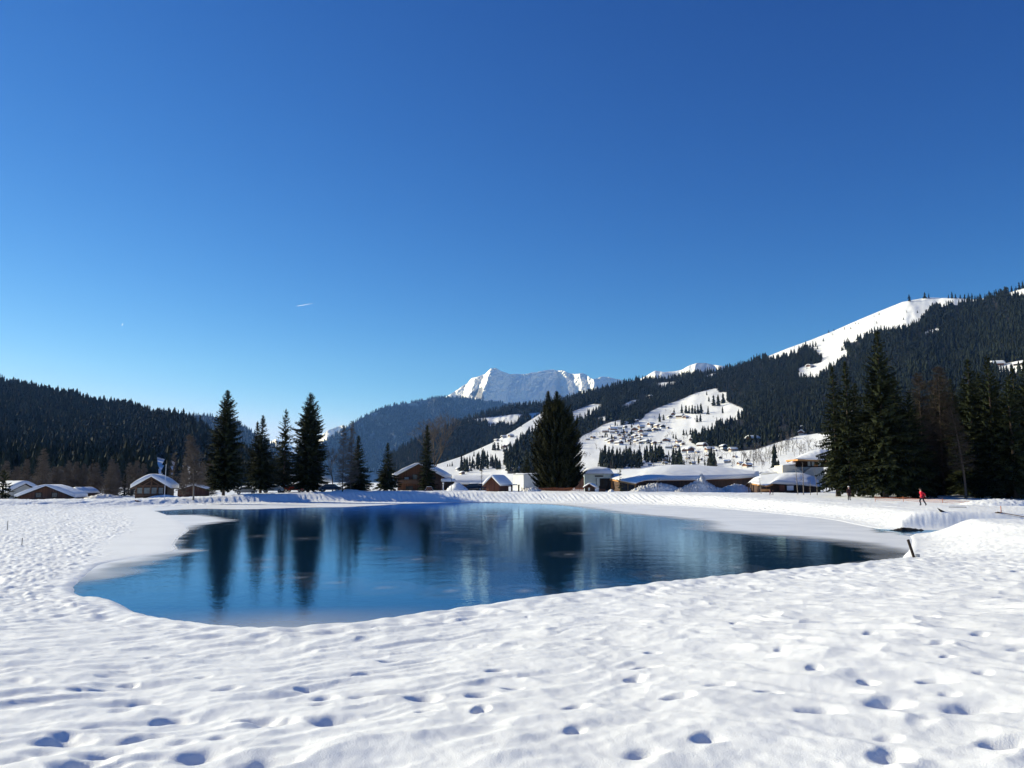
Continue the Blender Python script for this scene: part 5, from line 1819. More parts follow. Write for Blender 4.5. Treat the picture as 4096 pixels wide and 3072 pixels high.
def pavilion():
    root = empty("modern_pavilion", (0, 0, 0))
    tag(root, "low modern pavilion with curved snow roof, cream walls and a glazed tower beside the grove", "building")
    t60 = np.linspace(0, 1, 60)
    mb = MB()
    E, Cc = lens_roof(mb, [(3001, 1932, 150), (3035, 1938, 147), (3068, 1943, 145), (3091, 1934, 146), (3130, 1937, 147), (3180, 1940, 148.5), (3240, 1944, 150), (3291, 1949, 152)],
                      [(3003, 1929, 156), (3034, 1903, 158), (3100, 1893, 159), (3149, 1890, 159), (3210, 1890, 159), (3257, 1906, 158), (3278, 1925, 157), (3292, 1946, 155)], 6, .12 + .45 * sstep(.35, .5, t60) * sstep(1.0, .8, t60), 560)
    mb.build("roof_snow", M['snow_roof'], root, smooth=True)
    zb = .9
    W_ = E.copy(); W_[:, 1] += .7; W_[:, 2] = E[:, 2] - .05
    lo = W_.copy(); lo[:, 2] = zb
    bk = Cc.copy(); bk[:, 1] += 4; bk[:, 2] = E[:, 2] - .05
    bl = bk.copy(); bl[:, 2] = zb
    MB().grid([list(map(tuple, lo)), list(map(tuple, W_)), list(map(tuple, bk)), list(map(tuple, bl))]).build("wall", M['brown_shaded'], root)
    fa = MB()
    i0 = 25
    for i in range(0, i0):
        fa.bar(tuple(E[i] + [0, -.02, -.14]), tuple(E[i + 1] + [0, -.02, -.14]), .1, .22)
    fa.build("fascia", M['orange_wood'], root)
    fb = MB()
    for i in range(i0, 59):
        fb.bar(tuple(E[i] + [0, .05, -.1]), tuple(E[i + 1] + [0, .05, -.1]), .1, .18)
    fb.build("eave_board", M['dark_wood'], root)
    q = px(3161, 1953, 147.2); MB().box((q[0], q[1], q[2] + .05), (1.2, .08, .85)).build("window", M['white_paint'], root)
    q = px(3200, 1955, 148.0); MB().box((q[0], q[1], q[2]), (1.5, .08, 1.3)).build("door", M['dark'], root)
    q = px(3128, 1953, 146.6); MB().box((q[0], q[1], q[2]), (1.0, .08, 1.1)).build("board_panel", M['red_wood'], root)
    q = px(3062, 1961, 143.6); MB().box((q[0], q[1], q[2]), (1.7, .1, .42)).build("bench_board", M['orange_wood'], root)
    pp = MB()
    for u in (2994, 3004, 3012):
        q = px(u, 1932, 149.5)
        pp.box((q[0], q[1], (q[2] + zb) / 2), (.12, .12, q[2] - zb))
    pp.build("post", M['dark_wood'], root)
    # rear roof on the left
    mb = MB()
    E2, C2 = lens_roof(mb, [(3045, 1893, 163), (3080, 1893, 163), (3110, 1891, 163), (3135, 1889, 163)], [(3047, 1887, 167), (3075, 1876, 168), (3105, 1866, 168), (3134, 1861, 168)], 4, .1 + 0 * t60, 570)
    mb.build("roof_snow", M['snow_roof'], root, smooth=True)
    rw = MB(); a = E2.copy(); a[:, 1] += .3; b = a.copy(); b[:, 2] -= 2.2
    rw.grid([list(map(tuple, b)), list(map(tuple, a))]).build("wall", M['white_wall'], root)
    # cream walls: left wing with a sloping corner, right wing
    def slab(pts, Yd, th, name, mat):
        f = [tuple(px(u, v, Yd)) for u, v in pts]
        m = MB(); k = len(f)
        m.v = f + [(x, y + th, z) for x, y, z in f]
        m.f = [list(range(k)), list(range(k, 2 * k))[::-1]] + [[i, (i + 1) % k, k + (i + 1) % k, k + i] for i in range(k)]
        return m.build(name, M[mat], root)
    slab([(3130, 1900), (3130, 1861), (3176, 1861), (3212, 1889), (3212, 1900)], 160, 5, "wall", 'cream')
    slab([(3216, 1905), (3218, 1889), (3246, 1868.5), (3294, 1869), (3299, 1904), (3300, 1950), (3216, 1950)], 161, 5, "wall", 'cream')
    slab([(3177, 1862), (3246, 1866), (3219, 1888), (3212, 1888)], 162, .2, "glass_wedge", 'pale_glass')
    # second small snow hip
    mb = MB()
    lens_roof(mb, [(3134, 1861, 160), (3150, 1860, 160), (3168, 1859, 160), (3183, 1857, 160)], [(3138, 1859, 163), (3155, 1850, 164), (3172, 1842, 164), (3182, 1852, 164)], 3, .08 + 0 * t60, 575)
    mb.build("roof_snow", M['snow_roof'], root, smooth=True)
    # tower room
    slab([(3183, 1868), (3183, 1842), (3330, 1842), (3330, 1868)], 162, 5, "tower_room", 'dark_wood')
    for u in (3236, 3252, 3278):
        q = px(u, 1855, 161.8); MB().box((q[0], q[1], q[2]), (.5, .06, .9)).build("window", M['pale_glass'], root)
    q = px(3264, 1862, 161.7); MB().box((q[0], q[1], q[2]), (.8, .08, .35)).build("board_panel", M['orange_wood'], root)
    slab([(3191, 1843), (3191, 1836.5), (3336, 1842), (3336, 1848)], 160.3, 7, "fascia", 'orange_wood')
    mb = MB()
    lens_roof(mb, [(3187, 1836, 160), (3230, 1837, 160), (3280, 1839, 160), (3340, 1842, 160)], [(3192, 1831, 164), (3215, 1815, 165), (3260, 1799, 166), (3282, 1795, 166), (3310, 1800, 166), (3342, 1812, 166)], 5, .12 + 0 * t60, 580)
    mb.build("roof_snow", M['snow_roof'], root, smooth=True)
    # dark lattice frame at the right end
    fr = MB()
    for u in (3292, 3305, 3318):
        a = px(u, 1908, 148); b = px(u, 1966, 148)
        fr.bar(tuple(a), tuple(b), .14)
    for v in (1908, 1922, 1936, 1950):
        fr.bar(tuple(px(3292, v, 148)), tuple(px(3318, v, 148)), .1)
    fr.build("lattice", M['dark'], root)


pavilion()

# the village on the slope: small chalets
def village_proto(seed, wall):
    r = random.Random(seed)
    W, L, e, rg = 8.5 + r.uniform(-1, 1), 10 + r.uniform(-1, 2), 4.2, 6.6
    w = MB().prism([(-W / 2, -2), (W / 2, -2), (W / 2, e), (0, rg), (-W / 2, e)], -L / 2, L / 2)
    lw = MB().prism([(-W / 2 - .05, -2), (W / 2 + .05, -2), (W / 2 + .05, 1.6), (-W / 2 - .05, 1.6)], -L / 2 - .05, L / 2 + .05)
    sn = snow_cap(W, L, e, rg, .75, 1.2, seed)
    return w, sn, lw, W, L


VP = []
for k, wl in enumerate(['larch_wood', 'red_wood', 'dark_wood', 'larch_wood']):
    w, sn, lw, W_, L_ = village_proto(600 + k, wl)
    VP.append((w.build("wall", M[wl]).data, sn.build("roof_snow", M['snow_roof'], smooth=True).data, lw.build("base_wall", M['cream' if k % 2 else 'white_wall']).data))
for o in [o for o in bpy.data.objects if o.users_collection and o.parent is None and o.type == 'MESH' and o.name.split('.')[0] in ('wall', 'roof_snow', 'base_wall')]:
    bpy.data.objects.remove(o)


def chalet(u, v, wpx, i, label, group):
    p = RH.at(np.array([u]), np.array([v]))[0]
    r = random.Random(700 + i)
    s = wpx * p[1] / F_PX / 11.5
    root = empty("chalet", tuple(p), math.radians(r.choice([-70, -50, -20, 0, 20, 40, 75])) + r.uniform(-.2, .2))
    root.scale = (s, s, s * r.uniform(.85, 1.05))
    tag(root, label, "chalet", group)
    a, b, c = VP[i % len(VP)]
    link("wall", a, None, root); link("roof_snow", b, None, root); link("base_wall", c, None, root)


VILL = [(900, 425, 60), (1075, 395, 80), (790, 520, 90), (670, 550, 110), (660, 592, 80), (540, 577, 90), (880, 505, 70), (1170, 507, 90), (1340, 460, 90), (1450, 482, 90), (1550, 497, 90), (1640, 507, 50), (1060, 562, 110), (1160, 582, 90), (1250, 567, 80), (1400, 547, 70), (1480, 547, 60), (900, 587, 60), (830, 597, 60), (790, 640, 70), (460, 667, 60), (320, 680, 70), (580, 730, 80), (640, 762, 100), (780, 790, 110), (880, 672, 70), (960, 647, 70), (1060, 662, 80), (1220, 650, 90), (1130, 687, 60), (1000, 730, 70), (1080, 750, 70), (1130, 777, 60), (940, 740, 60), (1250, 772, 110), (1400, 785, 90), (1620, 745, 110), (1830, 755, 80), (1660, 862, 100), (1800, 842, 80), (2010, 930, 140), (2070, 730, 80), (1680, 322, 80), (1860, 322, 110), (1740, 282, 80), (1960, 330, 80), (1610, 1030, 90), (1590, 1090, 80), (1240, 1090, 60), (1180, 1140, 90), (1310, 777, 60), (230, 710, 60), (705, 512, 60), (590, 570, 60), (740, 580, 60), (1010, 590, 70), (1320, 560, 60), (860, 640, 60), (1180, 720, 60), (1000, 680, 60), (830, 700, 60), (700, 690, 60), (1500, 770, 60), (1900, 800, 70)]
for i, (x, y, w) in enumerate(VILL):
    chalet(2300 + x / 4.424, 1600 + y / 4.424, w / 4.424 * 1.2, i, "small wooden chalet with thick snow roof in the crowded village on the sunlit slope", "chalets of the hillside village")
for i, (x, y, w) in enumerate([(300, 800, 90), (380, 842, 90), (540, 812, 80), (640, 845, 80), (760, 732, 60), (930, 700, 65), (1400, 612, 90), (1390, 660, 80), (120, 860, 90), (800, 1020, 90), (1150, 700, 60), (1080, 720, 60), (860, 745, 120)]):
    chalet(2700 + x / 2.765, 1500 + y / 2.765, w / 2.765, 100 + i, "snow-roofed chalet at the wood's foot on the right lower slope, above the long hall", "chalets on the lower right slope")
for i, (x, y, w) in enumerate([(1700, 835, 55), (1780, 825, 55), (1620, 870, 45), (1700, 945, 60), (1790, 965, 70), (1750, 930, 50), (1930, 830, 60), (1960, 820, 50), (1200, 1195, 60), (1240, 1240, 60), (1300, 1200, 40), (1360, 1110, 40), (1470, 1130, 50), (1500, 1110, 45), (1760, 1195, 60), (1820, 1160, 50), (1840, 1190, 60), (1440, 1165, 40)]):
    chalet(1400 + x / 2.765, 1450 + y / 2.765, w / 2.765, 130 + i, "snow-roofed chalet on the slope left of the two-topped evergreen", "chalets left of the two-topped evergreen")
gl4 = np.random.default_rng(64)
LOWH = [(2440, 1872, 17), (2480, 1860, 15), (2520, 1868, 18), (2560, 1850, 16), (2600, 1862, 18), (2640, 1846, 15), (2660, 1858, 20), (2690, 1832, 16), (2720, 1850, 20), (2750, 1836, 16), (2770, 1858, 22), (2800, 1842, 18), (2830, 1826, 16), (2850, 1856, 22), (2880, 1836, 18), (2910, 1852, 22), (2940, 1832, 18), (2960, 1860, 22), (2990, 1846, 18), (2620, 1822, 14), (2560, 1818, 15), (2480, 1826, 13), (2710, 1812, 16), (2790, 1812, 16), (2860, 1806, 15)]
for i, (u, v, w) in enumerate(LOWH):
    chalet(u, v, w, 180 + i, "snow-roofed house on the valley floor between the stands of spruce and the long hall", "houses on the valley floor")
for i, (u, v, w) in enumerate([(3240, 1471, 26), (3990, 1469, 42), (4080, 1468, 40), (2598, 1592, 22)]):
    chalet(u, v, w, 160 + i, ["small hut in the high clearing below the summit snowfield", "snow-roofed chalet in the dark wood at the right picture edge, left of its neighbour", "snow-roofed chalet in the dark wood cut by the right picture edge", "tiny hut at the top edge of the high meadow amid the wood"][i], None)

# ------------------------------------------------------------------ things on the banks
def lump(name, u, Y, size, seed, label, mat='snow_dirty', rough=.35, cat="snow heap", zb=None, n=36, freq=2.2, peak=None, group=None):
    """a heap of ploughed, broken snow"""
    x0 = ux(u, Y)
    z0 = ground_z(x0, Y) if zb is None else zb
    W, D, H = size
    xs = np.linspace(-1, 1, n); ys = np.linspace(-1, 1, max(12, n // 2))
    X, Yy = np.meshgrid(xs, ys)
    r = np.sqrt(X * X + Yy * Yy)
    r = r * (1 + .18 * vnoise(X * 2, Yy * 2, seed))
    h = np.clip(1 - r ** 1.6, 0, 1)
    if peak is not None:
        h = h * .6 + .42 * np.exp(-(((X - peak[0]) / .10) ** 2 + (Yy / .45) ** 2)) * (h > 0) + .4 * np.exp(-(((X - peak[0]) / .3) ** 2 + (Yy / .6) ** 2)) * (h > 0)
    lum = np.abs(vnoise(X * W * freq * .5, Yy * D * freq * .5, seed + 1)) + .6 * np.abs(vnoise(X * W * freq, Yy * D * freq, seed + 2))
    z = H * h + rough * lum * (h > 0.02) * np.minimum(1, h * 4)
    P = np.stack([X * W / 2 + .12 * vnoise(X * W, Yy * D, seed + 3), Yy * D / 2, z - .15], -1).reshape(-1, 3)
    ny, nx = X.shape
    i = np.arange(ny - 1)[:, None] * nx; j = np.arange(nx - 1)[None]
    f = np.stack([i + j, i + j + 1, i + nx + j + 1, i + nx + j], -1).reshape(-1, 4)
    me = np_mesh(name, P, f)
    o = link(name, me, M[mat], None, (x0, Y, z0))
    return tag(o, label, cat, group)


M['earth'] = mat_var("shaded_earth", (.018, .014, .011), (.05, .04, .03), scale=4, bump=.4)  # earth colour darkened to carry the shade at the inlet's mouth
lump("snow_mound", 1828, 156, (4.6, 4, 1.75), 801, "smooth shaded snow mound beside the kiosk, left of the red hut", mat='snow', rough=.08)
lump("snow_heap", 2795, 148, (9.6, 4.2, 2.3), 802, "tall jagged heap of ploughed snow with a knob on top before the long hall", rough=.62, peak=(.12,), n=90, freq=3.0)
lump("snow_heap", 2632, 149, (10.5, 2.8, 1.5), 803, "row of broken snow lumps left of the tall jagged heap", rough=.5, n=90, freq=2.8)
lump("snow_heap", 2945, 151, (8.0, 3.0, 1.6), 804, "flatter ploughed snow heap right of the tall jagged one", rough=.25, n=60, freq=1.6)
lump("snow_heap", 2128, 150, (3.6, 2, .5), 805, "broken snow lumps in front of the white building", rough=.5, n=50, freq=3.0)
lump("snow_heap", 2445, 145, (1.3, 1.2, .6), 806, "rounded snow lump beside the young sparse spruce", rough=.15, n=24)
lump("snow_heap", 1395, 148, (7, 3, .5), 807, "low snow bank at the foot of the bushy spruce", mat='snow', rough=.12)
lump("snow_heap", 660, 138, (7.0, 4, .75), 808, "smooth shaded snow drift in front of the log pavilion", mat='snow', rough=.05)
lump("snow_heap", 3990, 84, (9, 5, .7), 809, "snow bank along the track under the right end of the grove", mat='snow', rough=.15, n=60)
lump("snow_heap", 420, 160, (9, 3, .9), 810, "lumpy snow heap between the far left houses and the log pavilion", mat='snow_dirty', rough=.3, n=50)


def stake(name, u, Y, h, r, mat, label, cat="stake", group=None, lean=0.0, top=None, v=None):
    if v is not None:
        x, Y, z = on_px(u, v, 6, 200)
    else:
        x = ux(u, Y); z = ground_z(x, Y)
    root = MB().tube((0, 0, -.25), (lean, 0, h), r, r * .9, 8)
    root.tube((lean, 0, h), (lean, 0, h + r * .8), r * .9, r * .3, 8)
    o = root.build(name, M[mat], None, loc=(x, Y, z))
    return tag(o, label, cat, group)


stake("flagpole", 660, 124, 5.35, .045, 'white_paint', "thin white flagpole without a flag on the bank before the log pavilion", "flagpole")
# dark square post leaning at the right end of the water
x, y, z = on_px(3662, 2229, 10, 60)
hgt = 68 * y / F_PX
pr = empty("water_gauge_post", (x, y, z))
tag(pr, "dark leaning post with a small metal foot at the pond's right end", "post")
MB().bar((0, 0, -.2), (-.2, .05, hgt), .075, .06).build("post", M['dark_wood'], pr)
MB().box((.06, -.04, .04), (.10, .10, .14)).build("foot_plate", M['metal'], pr)
stake("marker_stake", 29, 0, .60, .022, 'grey_paint', "thin dark marker stake at the far left picture edge in the snow", "stake", v=2119)
stake("marker_stake", 87, 0, .42, .02, 'grey_paint', "shorter marker stake lower right of the one at the left edge", "stake", v=2186)
for i, u in enumerate((1943, 2045, 2106, 2185, 2225, 2272, 2318, 2585, 2615, 2790, 2900)):
    stake("fence_stake", u, 146, .95, .018, 'dark_wood', "thin stake of the rope fence along the top of the far bank", "stake", "stakes along the far bank")

# orange netting under the two-topped tree, and rope fence at right
nf = empty("orange_net_fence", (0, 0, 0))
tag(nf, "orange safety netting stretched behind the foot of the two-topped evergreen", "fence")
net = MB()
for k in range(5):
    pts = [px(u, 1952 + 2.6 * k + .6 * math.sin(u * .09 + k), 152) for u in np.linspace(2085, 2335, 26)]
    for a, b in zip(pts[:-1], pts[1:]):
        net.bar(tuple(a), tuple(b), .025, .05)
for u in np.linspace(2085, 2335, 70):
    a = px(u, 1951.5, 152); b = px(u, 1963.5, 152)
    net.bar(tuple(a), tuple(b), .025)
net.build("net", M['orange_net'], nf)
for u in (2085, 2150, 2215, 2275, 2335):
    MB().tube(tuple(px(u, 1972, 152.1)), tuple(px(u, 1949, 152.1)), .025).build("stake", M['dark_wood'], nf)
rf_ = empty("rope_fence", (0, 0, 0))
tag(rf_, "orange rope fence of three sagging strands under the right-hand grove", "fence")
A = [(3500, 1988, 95), (3612, 1990, 93), (3770, 1998, 90), (3905, 2006, 88)]
for k in range(3):
    rp = MB()
    for (u0, v0, y0), (u1, v1, y1) in zip(A[:-1], A[1:]):
        pts = [px(u0 + (u1 - u0) * t, v0 + (v1 - v0) * t + 5.0 * k - (1 - 4 * (t - .5) ** 2) * -2.2, y0 + (y1 - y0) * t) for t in np.linspace(0, 1, 9)]
        for a, b in zip(pts[:-1], pts[1:]):
            rp.bar(tuple(a), tuple(b), .035)
    rp.build("rope", M['orange_net'], rf_)
for (u, v, y) in A:
    a = px(u, v - 4, y); gz = ground_z(a[0], a[1]) - .15
    MB().tube((a[0], a[1], gz), tuple(a), .03).build("stake", M['orange_net'], rf_)
stake("marker_stake", 4005, 70, .5, .03, 'orange_net', "short reddish stake beside the track at the right picture edge", "stake", v=2052)

# wooden things half buried in snow
x, y, z = on_px(3768, 2048, 20, 120)
o = MB()
o.v = [(-.36, 0, .30), (.36, -.05, -.05), (.05, .3, -.05), (-.1, -.05, -.05)]; o.f = [[0, 1, 2], [0, 3, 1], [0, 2, 3], [1, 3, 2]]
tag(o.build("board", M['dark_wood'], None, loc=(x, y, z)), "dark wedge of board sticking out of the snow above the inlet", "board")
x, y, z = on_px(4062, 2067, 20, 120)
tag(MB().bar((-1.0, .5, .30), (.45, -.3, -.02), .05).build("plank", M['larch_wood'], None, loc=(x, y, z)), "brown wooden plank lying slanted at the right picture edge", "plank")
x, y, z = on_px(3830, 2031, 20, 120)
tag(MB().bar((-.8, 0, .06), (.8, -.06, .05), .05).build("pole", M['dark_wood'], None, loc=(x, y, z)), "thin dark rod lying on the snow right of the red jacketed person", "rod")
x, y, z = on_px(4045, 2064, 20, 120)
g5 = np.random.default_rng(66)
o = MB()
rows = [[((.24 * (1 - k / 5) ** .5 + g5.uniform(-.06, .06)) * math.cos(w) * 1.5, .22 * math.sin(w), -.06 + .07 * k) for w in [2 * math.pi * j / 9 for j in range(9)]] for k in range(5)]
o.grid(rows, closed=True); o.f.append([36 + k for k in range(9)])
tag(o.build("boulder", M['bark'], None, loc=(x - .6, y + .6, z)), "dark boulder at the upper end of the snow-filled inlet", "boulder")
lump("shaded_earth_bank", 3614, 57.9, (3.0, .8, .30), 812, "added dark lump for shaded earth and water under the overhanging snow at the inlet's mouth", mat='earth', rough=.08, cat="earth bank", zb=.02)  # added to draw the dark strip of shaded earth and water below the wall
# earth patch on the left bank
x = ux(537, 117); z = ground_z(x, 117)
lump("earth_heap", 537, 118, (2.0, .9, .12), 811, "flat patch of bare reddish earth on the bank left of the log pavilion", mat='red_wood', rough=.10, cat="earth heap")

# picnic table with snow bars below the columnar spruce
x = ux(1716, 152); z = ground_z(x, 152)
tb_ = empty("log_stack", (x, 152, z), math.radians(8))
tag(tb_, "stack of reddish logs dusted with snow under the columnar spruce", "log stack")
k = 0
for row, n in ((0, 5), (1, 4), (2, 3)):
    for j in range(n):
        xx = (j - (n - 1) / 2) * .31
        MB().tube((xx, -.8, .08 + row * .25), (xx + .03, .8, .08 + row * .25), .145, .135, 9).build("log", M['red_wood'], tb_)
        k += 1
sn = MB()
for zz, w in ((.30, 1.55), (.55, 1.2), (.80, .9)):
    sn.box((0, -.55, zz), (w, .4, .06))
sn.build("snow_cover", M['snow'], tb_)
# pergola by the hut
x = ux(2061, 147); z = ground_z(x, 147)
pg = empty("wooden_arch", (x, 147, z), math.radians(-12))
tag(pg, "small brown wooden arch with a snowy top between the red hut and the white building", "arch")
for xx in (-.65, .65):
    for yy in (-.35, .35):
        MB().box((xx, yy, .5), (.12, .12, 1.3)).build("post", M['larch_wood'], pg)
MB().box((0, 0, 1.18), (1.7, 1.0, .09)).build("top", M['red_wood'], pg)
MB().box((-.25, 0, 1.28), (1.0, .85, .10)).build("snow_cover", M['snow'], pg)
# trough and crates by the kiosk
for u, w, h, mt, lab, nm in ((2388, .75, .75, 'white_paint', "white board leaning beside the tiny dark kiosk", "board"), (2408, 1.2, .5, 'larch_wood', "low reddish wooden trough right of the tiny dark kiosk", "trough")):
    x = ux(u, 149); z = ground_z(x, 149)
    o = MB()
    if nm == "trough":
        o.box((0, -.25, h / 2), (w, .06, h)).box((0, .25, h / 2), (w, .06, h)).box((-w / 2 + .03, 0, h / 2), (.06, .44, h)).box((w / 2 - .03, 0, h / 2), (.06, .44, h)).box((0, 0, .1), (w - .12, .44, .06))
    else:
        o.box((0, 0, h / 2 - .05), (w, .07, h), 0, .12).box((0, -.06, h - .1), (w, .06, .06)).box((0, .10, .12), (w * .8, .06, .3))
    tag(o.build(nm, M[mt], None, loc=(x, 149, z)), lab, nm)

# lamp posts by the chalet
for u, h, r, mt, lab in ((1773, 1.3, .09, 'white_paint', "short thick pale post in front of the dark kiosk"), (1806, 2.9, .035, 'dark', "thin dark lamp post beside the shaded snow mound")):
    x = ux(u, 150); z = ground_z(x, 150)
    lp = empty("lamp_post", (x, 150, z)); tag(lp, lab, "lamp post")
    MB().tube((0, 0, -.2), (0, 0, h), r, r * .8).build("pole", M[mt], lp)
    MB().tube((0, 0, h), (0, 0, h + .22), r * 1.3, r * 1.8, 10).tube((0, 0, h + .22), (0, 0, h + .3), r * 1.8, r * .4, 10).build("lamp_head", M['white_paint'], lp)


# parked cars
def car_paint(name, c):
    k = N(name)
    k.b.inputs["Base Color"].default_value = (*c, 1)
    k.b.inputs["Roughness"].default_value = .25
    k.b.inputs["Coat Weight"].default_value = .6
    return k.m


def make_car(u, Y, paint, label, rz, snow=True, zb=None):
    x = ux(u, Y); z = (ground_z(x, Y) if zb is None else zb)
    root = empty("parked_car", (x, Y, z), rz)
    tag(root, label, "car", "cars parked behind the far bank")
    b = MB()
    sec = [(-2.05, .35), (-2.1, .7), (-2.0, .9), (-1.5, .95), (-.95, 1.4), (.75, 1.45), (1.35, .98), (1.95, .86), (2.1, .6), (2.05, .33)]
    rows = []
    for yy, k in ((-.82, .93), (-.84, 1.0), (.84, 1.0), (.82, .93)):
        rows.append([(a * (1.0 if k == 1 else .985), yy * (1.0 if zc < .95 else .84), zc) for a, zc in sec])
    b.grid(rows, closed=True)
    w = len(sec); b.f.append(list(range(w))[::-1]); b.f.append([3 * w + i for i in range(w)])
    b.build("body", paint, root)
    wn_ = MB()
    for yy in (-1, 1):
        n = len(wn_.v)
        wn_.v += [(-1.3, yy * .80, .98), (1.15, yy * .80, 1.0), (.7, yy * .72, 1.36), (-.9, yy * .72, 1.33)]; wn_.f.append([n, n + 1, n + 2, n + 3])
    n = len(wn_.v)
    wn_.v += [(1.37, -.66, 1.0), (1.37, .66, 1.0), (.83, .6, 1.4), (.83, -.6, 1.4), (-1.52, -.66, .98), (-1.52, .66, .98), (-1.02, .6, 1.36), (-1.02, -.6, 1.36)]
    wn_.f += [[n, n + 1, n + 2, n + 3], [n + 4, n + 5, n + 6, n + 7]]
    wn_.build("window", M['glass'], root)
    for xx in (-1.3, 1.3):
        for yy in (-.8, .8):
            wl = MB().tube((xx, yy - .1, .32), (xx, yy + .1, .32), .32, .32, 16).build("wheel", M['dark'], root)
            MB().tube((xx, yy - .112, .32), (xx, yy + .112, .32), .18, .18, 12).build("rim", M['metal'], wl)
    for yy in (-.6, .6):
        MB().box((2.06, yy, .68), (.08, .3, .14)).build("headlight", M['pale_glass'], root)
    if snow:
        s = MB(); rows = []
        for j in range(7):
            rows.append([(-.95 + 1.75 * i / 8, -.62 + 1.24 * j / 6, 1.43 + .16 * (1 - abs(i / 4 - 1) ** 4) * (1 - abs(j / 3 - 1) ** 4)) for i in range(9)])
        s.grid(rows).build("roof_snow", M['snow'], root, smooth=True)


PB, PW, PR, PS = car_paint("black_car_paint", (.012, .012, .014)), car_paint("white_car_paint", (.6, .6, .6)), car_paint("red_car_paint", (.25, .03, .02)), car_paint("silver_car_paint", (.35, .36, .38))
make_car(1322, 150, PB, "black parked car behind the far bank, right of the tallest spruce", .1, False)
make_car(1260, 152, PS, "silver car parked behind the tallest spruce's trunk", .2)
make_car(1178, 156, PR, "dark red car parked between the two middle spruces on the far bank", -.1)
make_car(1092, 152, PW, "white snow-covered car right of the two-topped pale spruce", .15)
make_car(985, 154, PS, "snow-covered car parked right of the leftmost tall spruce", .3, True)
make_car(1895, 163, PB, "dark car with snow on its roof left of the red hut", .05, True)
make_car(1936, 164, PR, "reddish car half hidden by the red hut", .0, True)

# ------------------------------------------------------------------ people
def skin_mesh(name, joints, edges, radii, mat, parent, sub=2):
    me = bpy.data.meshes.new(name)
    me.from_pydata(joints, edges, [])
    o = link(name, me, mat, parent)
    sk = o.modifiers.new("Skin", 'SKIN')
    sk.use_smooth_shade = True
    for v_, r in zip(me.skin_vertices[0].data, radii):
        v_.radius = (r, r) if not isinstance(r, tuple) else r
    me.skin_vertices[0].data[0].use_root = True
    sb = o.modifiers.new("Subsurf", 'SUBSURF'); sb.levels = sub; sb.render_levels = sub
    return o


def person(u, v, H, rz, label, coat, trousers, hair, skin, pose, coat_len=.5, hat=None, group=None):
    x, y, z = on_px(u, v, 30, 190)
    s = H / 1.75
    root = empty("person", (x, y, z), rz)
    root.scale = (s, s, s)
    tag(root, label, "person", group)
    P = pose
    J = [(0, 0, .95), (0, P['lean'] * .3, 1.2), (0, P['lean'], 1.42), (0, P['lean'] * 1.05, 1.52), (0, P['lean'] * 1.15 - .02, 1.66), (0, P['lean'] * 1.15, 1.76)]
    R = [.12, .13, .10, .055, .095, .06]
    E = [(0, 1), (1, 2), (2, 3), (3, 4), (4, 5)]

    def chain(start, pts, rs):
        a = start
        for p, r in zip(pts, rs):
            J.append(p); R.append(r); E.append((a, len(J) - 1)); a = len(J) - 1
        return a
    for sg, arm, leg in ((-1, P['armL'], P['legL']), (1, P['armR'], P['legR'])):
        w = chain(2, [(sg * .18, P['lean'], 1.40)] + arm, [.06, .045, .035])
        hx, hy, hz = J[w]
        dx, dy, dz = (Vector(J[w]) - Vector(J[w - 1])).normalized()
        pm = chain(w, [(hx + dx * .08, hy + dy * .08, hz + dz * .08)], [.036])
        for k, (o_, l_) in enumerate(((-.03, .07), (-.01, .085), (.012, .08), (.032, .06))):
            chain(pm, [(J[pm][0] + dx * l_, J[pm][1] + o_ + dy * l_, J[pm][2] + dz * l_)], [.009])
        chain(w, [(hx + dx * .06, hy - .05, hz + dz * .06)], [.01])
        chain(0, [(sg * .10, 0, .88)] + leg, [.09, .06, .045, .04])
    skin_mesh("body", J, E, R, skin, root)
    # face: nose, ears
    f = MB()
    hy = P['lean'] * 1.15
    f.box((0, hy - .125, 1.66), (.025, .04, .045)).box((-.10, hy - .01, 1.66), (.02, .05, .06)).box((.10, hy - .01, 1.66), (.02, .05, .06))
    f.build("face", skin, root)
    # coat: torso and sleeves
    CJ = [(0, 0, 1.0), (0, P['lean'] * .3, 1.22), (0, P['lean'], 1.41), (0, P['lean'], 1.49), (0, .01, 1.0 - coat_len * .45), (0, .02, 1.0 - coat_len)]
    CR = [(.19, .15), (.19, .15), (.165, .13), (.075, .075), (.21, .17), (.235, .19)]
    CE = [(0, 1), (1, 2), (2, 3), (0, 4), (4, 5)]
    for sg, arm in ((-1, P['armL']), (1, P['armR'])):
        a = len(CJ)
        CJ += [(sg * .20, P['lean'], 1.39)] + arm
        CR += [.085, .07, .055]
        CE += [(2, a), (a, a + 1), (a + 1, a + 2)]
    skin_mesh("coat", CJ, CE, CR, coat, root)
    TJ = [(0, 0, .95)]; TR = [.14]; TE = []
    for sg, leg in ((-1, P['legL']), (1, P['legR'])):
        a = len(TJ)
        TJ += [(sg * .10, 0, .86)] + leg
        TR += [.105, .08, .065, .06]
        TE += [(0, a), (a, a + 1), (a + 1, a + 2), (a + 2, a + 3)]
    skin_mesh("trousers", TJ, TE, TR, trousers, root)
    # hair or hat as a shell over the skull
    hm = MB()
    rr = .125 if hat is None else .14
    rows = [[(rr * math.cos(w) * math.sin(t), hy + .015 + rr * 1.1 * math.sin(w) * math.sin(t), 1.685 + .135 * math.cos(t) + (0 if hat is None else .02)) for w in [2 * math.pi * k / 14 for k in range(14)]] for t in np.linspace(.02, 1.75 if hat is None else 1.5, 8)]
    hm.grid(rows, closed=True).build("hair" if hat is None else "hat", hair if hat is None else hat, root, smooth=True)


def plain(name, c, rough=.8):
    return mat_var(name, tuple(x * .8 for x in c), c, scale=9, rough=rough, spec=.2)


